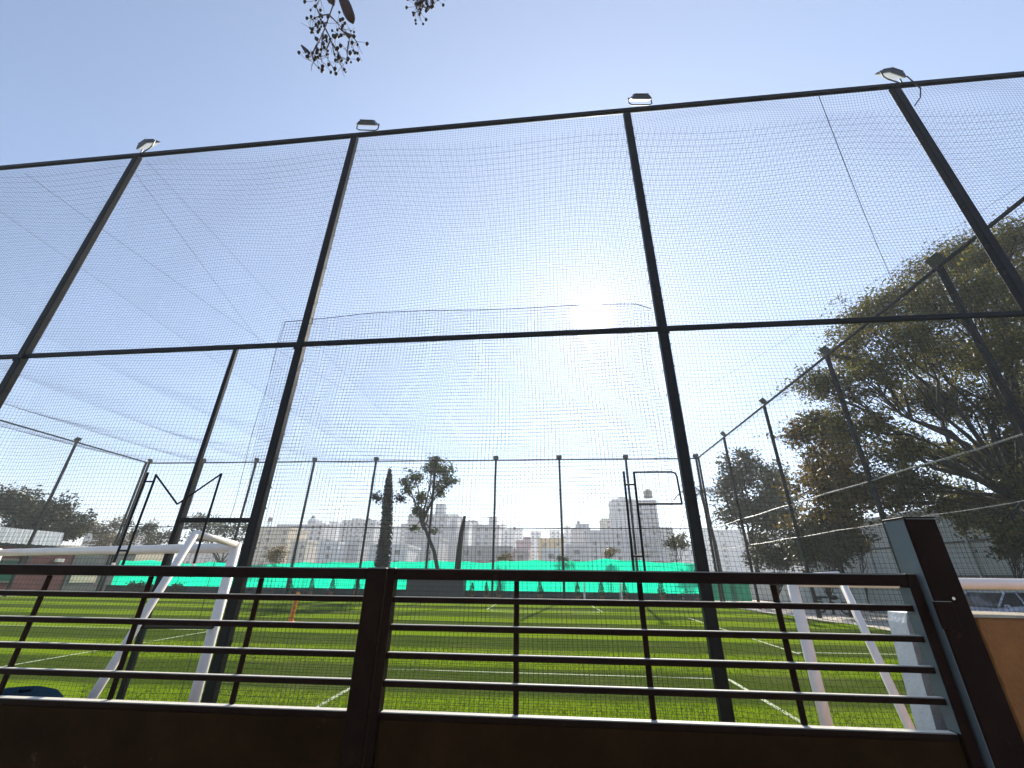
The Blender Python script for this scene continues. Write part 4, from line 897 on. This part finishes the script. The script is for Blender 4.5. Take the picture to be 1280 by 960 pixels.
BL = [('beige apartment block nearest the doorway post', 318, 358, 661, 120, (.8, .64, .44), None, (337, 649, 2.4)),
      ('bluish grey block peeping up behind the beige one', 341, 383, 657, 190, (.48, .53, .62), None, None),
      ('grey block with a dark water tank, right of the beige one', 383, 401, 656, 150, PALE, (386, 397, 649), (391, 646, 1.8)),
      ('wide pale block behind the slim white slab', 398, 428, 657, 210, PALE, None, None),
      ('slim white slab tower left of the shaggy trunk', 408, 416, 654, 170, (.75, .75, .76), None, None),
      ('broad grey block with ragged roof terrace left of the shaggy trunk', 424, 466, 652, 160, (.68, .67, .66), (440, 452, 648), (461, 650, 2.2)),
      ('pale distant block right of the shaggy trunk', 486, 502, 659, 240, WHITE, None, None),
      ('low whitish house close behind the screen by the shaggy trunk', 462, 508, 684, 90, WHITE, None, None),
      ('narrow grey block left of the leafy tree trunk', 499, 513, 656, 200, PALE, None, None),
      ('tall grey block behind the leafy tree with a stair tower', 508, 557, 645, 140, GREY, (545, 556, 630), None),
      ('stepped grey block right of the leafy tree', 556, 570, 645, 150, (.67, .67, .67), None, None),
      ('white block just left of the bare trunk', 568, 584, 653, 160, (.68, .68, .67), None, None),
      ('grey slab just right of the bare trunk', 584, 593, 652, 175, GREY, None, None),
      ('wide grey block with a tall stair tower right of the bare trunk', 592, 623, 658, 150, (.65, .65, .66), (611, 621, 646), None),
      ('low grey house behind the screen under the stair tower', 575, 640, 686, 95, (.4, .39, .38), None, None),
      ('pale block left of the pink building', 622, 642, 664, 210, PALE, None, (643, 660, 1.6)),
      ('tall pale distant block rising behind the pink building', 634, 653, 662, 280, WHITE, None, None),
      ('pink painted building with a grey roof room', 645, 663, 678, 130, (.55, .32, .36), (654, 663, 671), None),
      ('thin pale distant block between the pink and yellow buildings', 663, 676, 665, 250, WHITE, None, None),
      ('yellow painted building behind the emerald screen', 673, 705, 676, 125, (.75, .5, .2), None, None),
      ('grey distant block rising behind the yellow building', 688, 701, 664, 240, PALE, None, None),
      ('pale distant block right of the yellow building', 702, 720, 669, 220, PALE, None, None),
      ('grey block with rooftop tanks left of the tall towers', 717, 739, 662, 140, (.6, .6, .61), (720, 736, 655), (723, 653, 1.8)),
      ('low long grey block below the tall towers', 736, 797, 666, 125, GREY, None, None),
      ('pale green block stepping up to the tall towers', 755, 771, 650, 170, (.55, .56, .48), (762, 770, 641), None),
      ('tall grey tower with a stepped top left of the rod frame', 769, 798, 626, 150, (.61, .61, .61), (773, 783, 622), None),
      ('tall grey tower with a round water tank on its roof', 796, 825, 628, 125, (.58, .58, .59), None, (810, 617, 5.2)),
      ('low grey wing joined to the right of the tank tower', 820, 843, 662, 135, PALE, None, None),
      ('white house behind the middle fence post', 842, 884, 682, 150, WHITE, None, None),
      ('pale block seen between the palm and the hazy tree', 884, 934, 664, 170, WHITE, None, None),
      ('pale block behind the hazy tree', 936, 1003, 668, 190, PALE, None, None),
      ('whitish house far left of the beige block behind the doorway', 228, 316, 684, 160, (.5, .48, .45), None, None),
      ('small grey house low in front of the broad block with a ragged terrace', 430, 448, 676, 110, (.5, .5, .5), None, None),
      ('small cream house low beside the beige block', 362, 382, 678, 115, (.74, .66, .52), None, None),
      ('low white house in front of the wide pale block', 398, 422, 680, 105, WHITE, None, (409, 676, 1.8)),
      ('grey house low in front of the tall block behind the leafy tree', 524, 548, 674, 105, (.46, .46, .47), None, None),
      ('low reddish grey house in front of the pink building', 640, 660, 690, 92, (.55, .42, .42), None, None),
      ('low white house in front of the yellow building', 678, 700, 689, 95, WHITE, None, None),
      ('pale grey house in front of the block with rooftop tanks', 708, 734, 684, 100, (.62, .62, .6), None, None),
      ('grey house at the foot of the tank tower', 796, 822, 676, 95, (.48, .48, .49), None, None),
      ('thin distant white tower left of the rooftop tanks block', 706, 714, 658, 290, WHITE, None, None),
      ('distant grey tower right of the bare trunk stair tower', 624, 631, 655, 300, PALE, None, None),
      ('distant white house behind the dry trees at left', 100, 170, 668, 140, (.6, .57, .53), None, None)]
for b_ in BL: building(b_[0], *b_[1:6], head=b_[6], tank=b_[7])
# far treeline and low rise behind everything
hv = []; nx = 60
for i in range(nx+1):
    x = -700+i*1400/nx; h_ = 7+8*max(0, math.sin(i*.21+1.0))+4*math.sin(i*.63); hv += [(x, 760, -.5), (x, 860, h_*1.4), (x, 1060, h_*1.1)]
o = MB().add(hv, [(3*i+j, 3*i+3+j, 3*i+4+j, 3*i+1+j) for i in range(nx) for j in range(2)]).build('hills', 'earth', smooth=True); o['kind'] = 'structure'

# ------------------------------------------------------------------ the hazy air
if HAZE_DENSITY > 0:
    hm = bpy.data.materials.new('haze_air'); hm.use_nodes = True; t = hm.node_tree; t.nodes.clear(); o_ = N(t, 'ShaderNodeOutputMaterial'); v = N(t, 'ShaderNodeVolumePrincipled')
    v.inputs['Color'].default_value = (.93, .94, .96, 1); v.inputs['Density'].default_value = HAZE_DENSITY; v.inputs['Anisotropy'].default_value = .3
    t.links.new(v.outputs[0], o_.inputs['Volume'])
    hz_ = MB().box((-1510, -810, -1.1), (1510, 2210, 95)).build('haze', hm); hz_['kind'] = 'stuff'; hz_['label'] = 'pale dusty haze over the town'; hz_['category'] = 'haze'
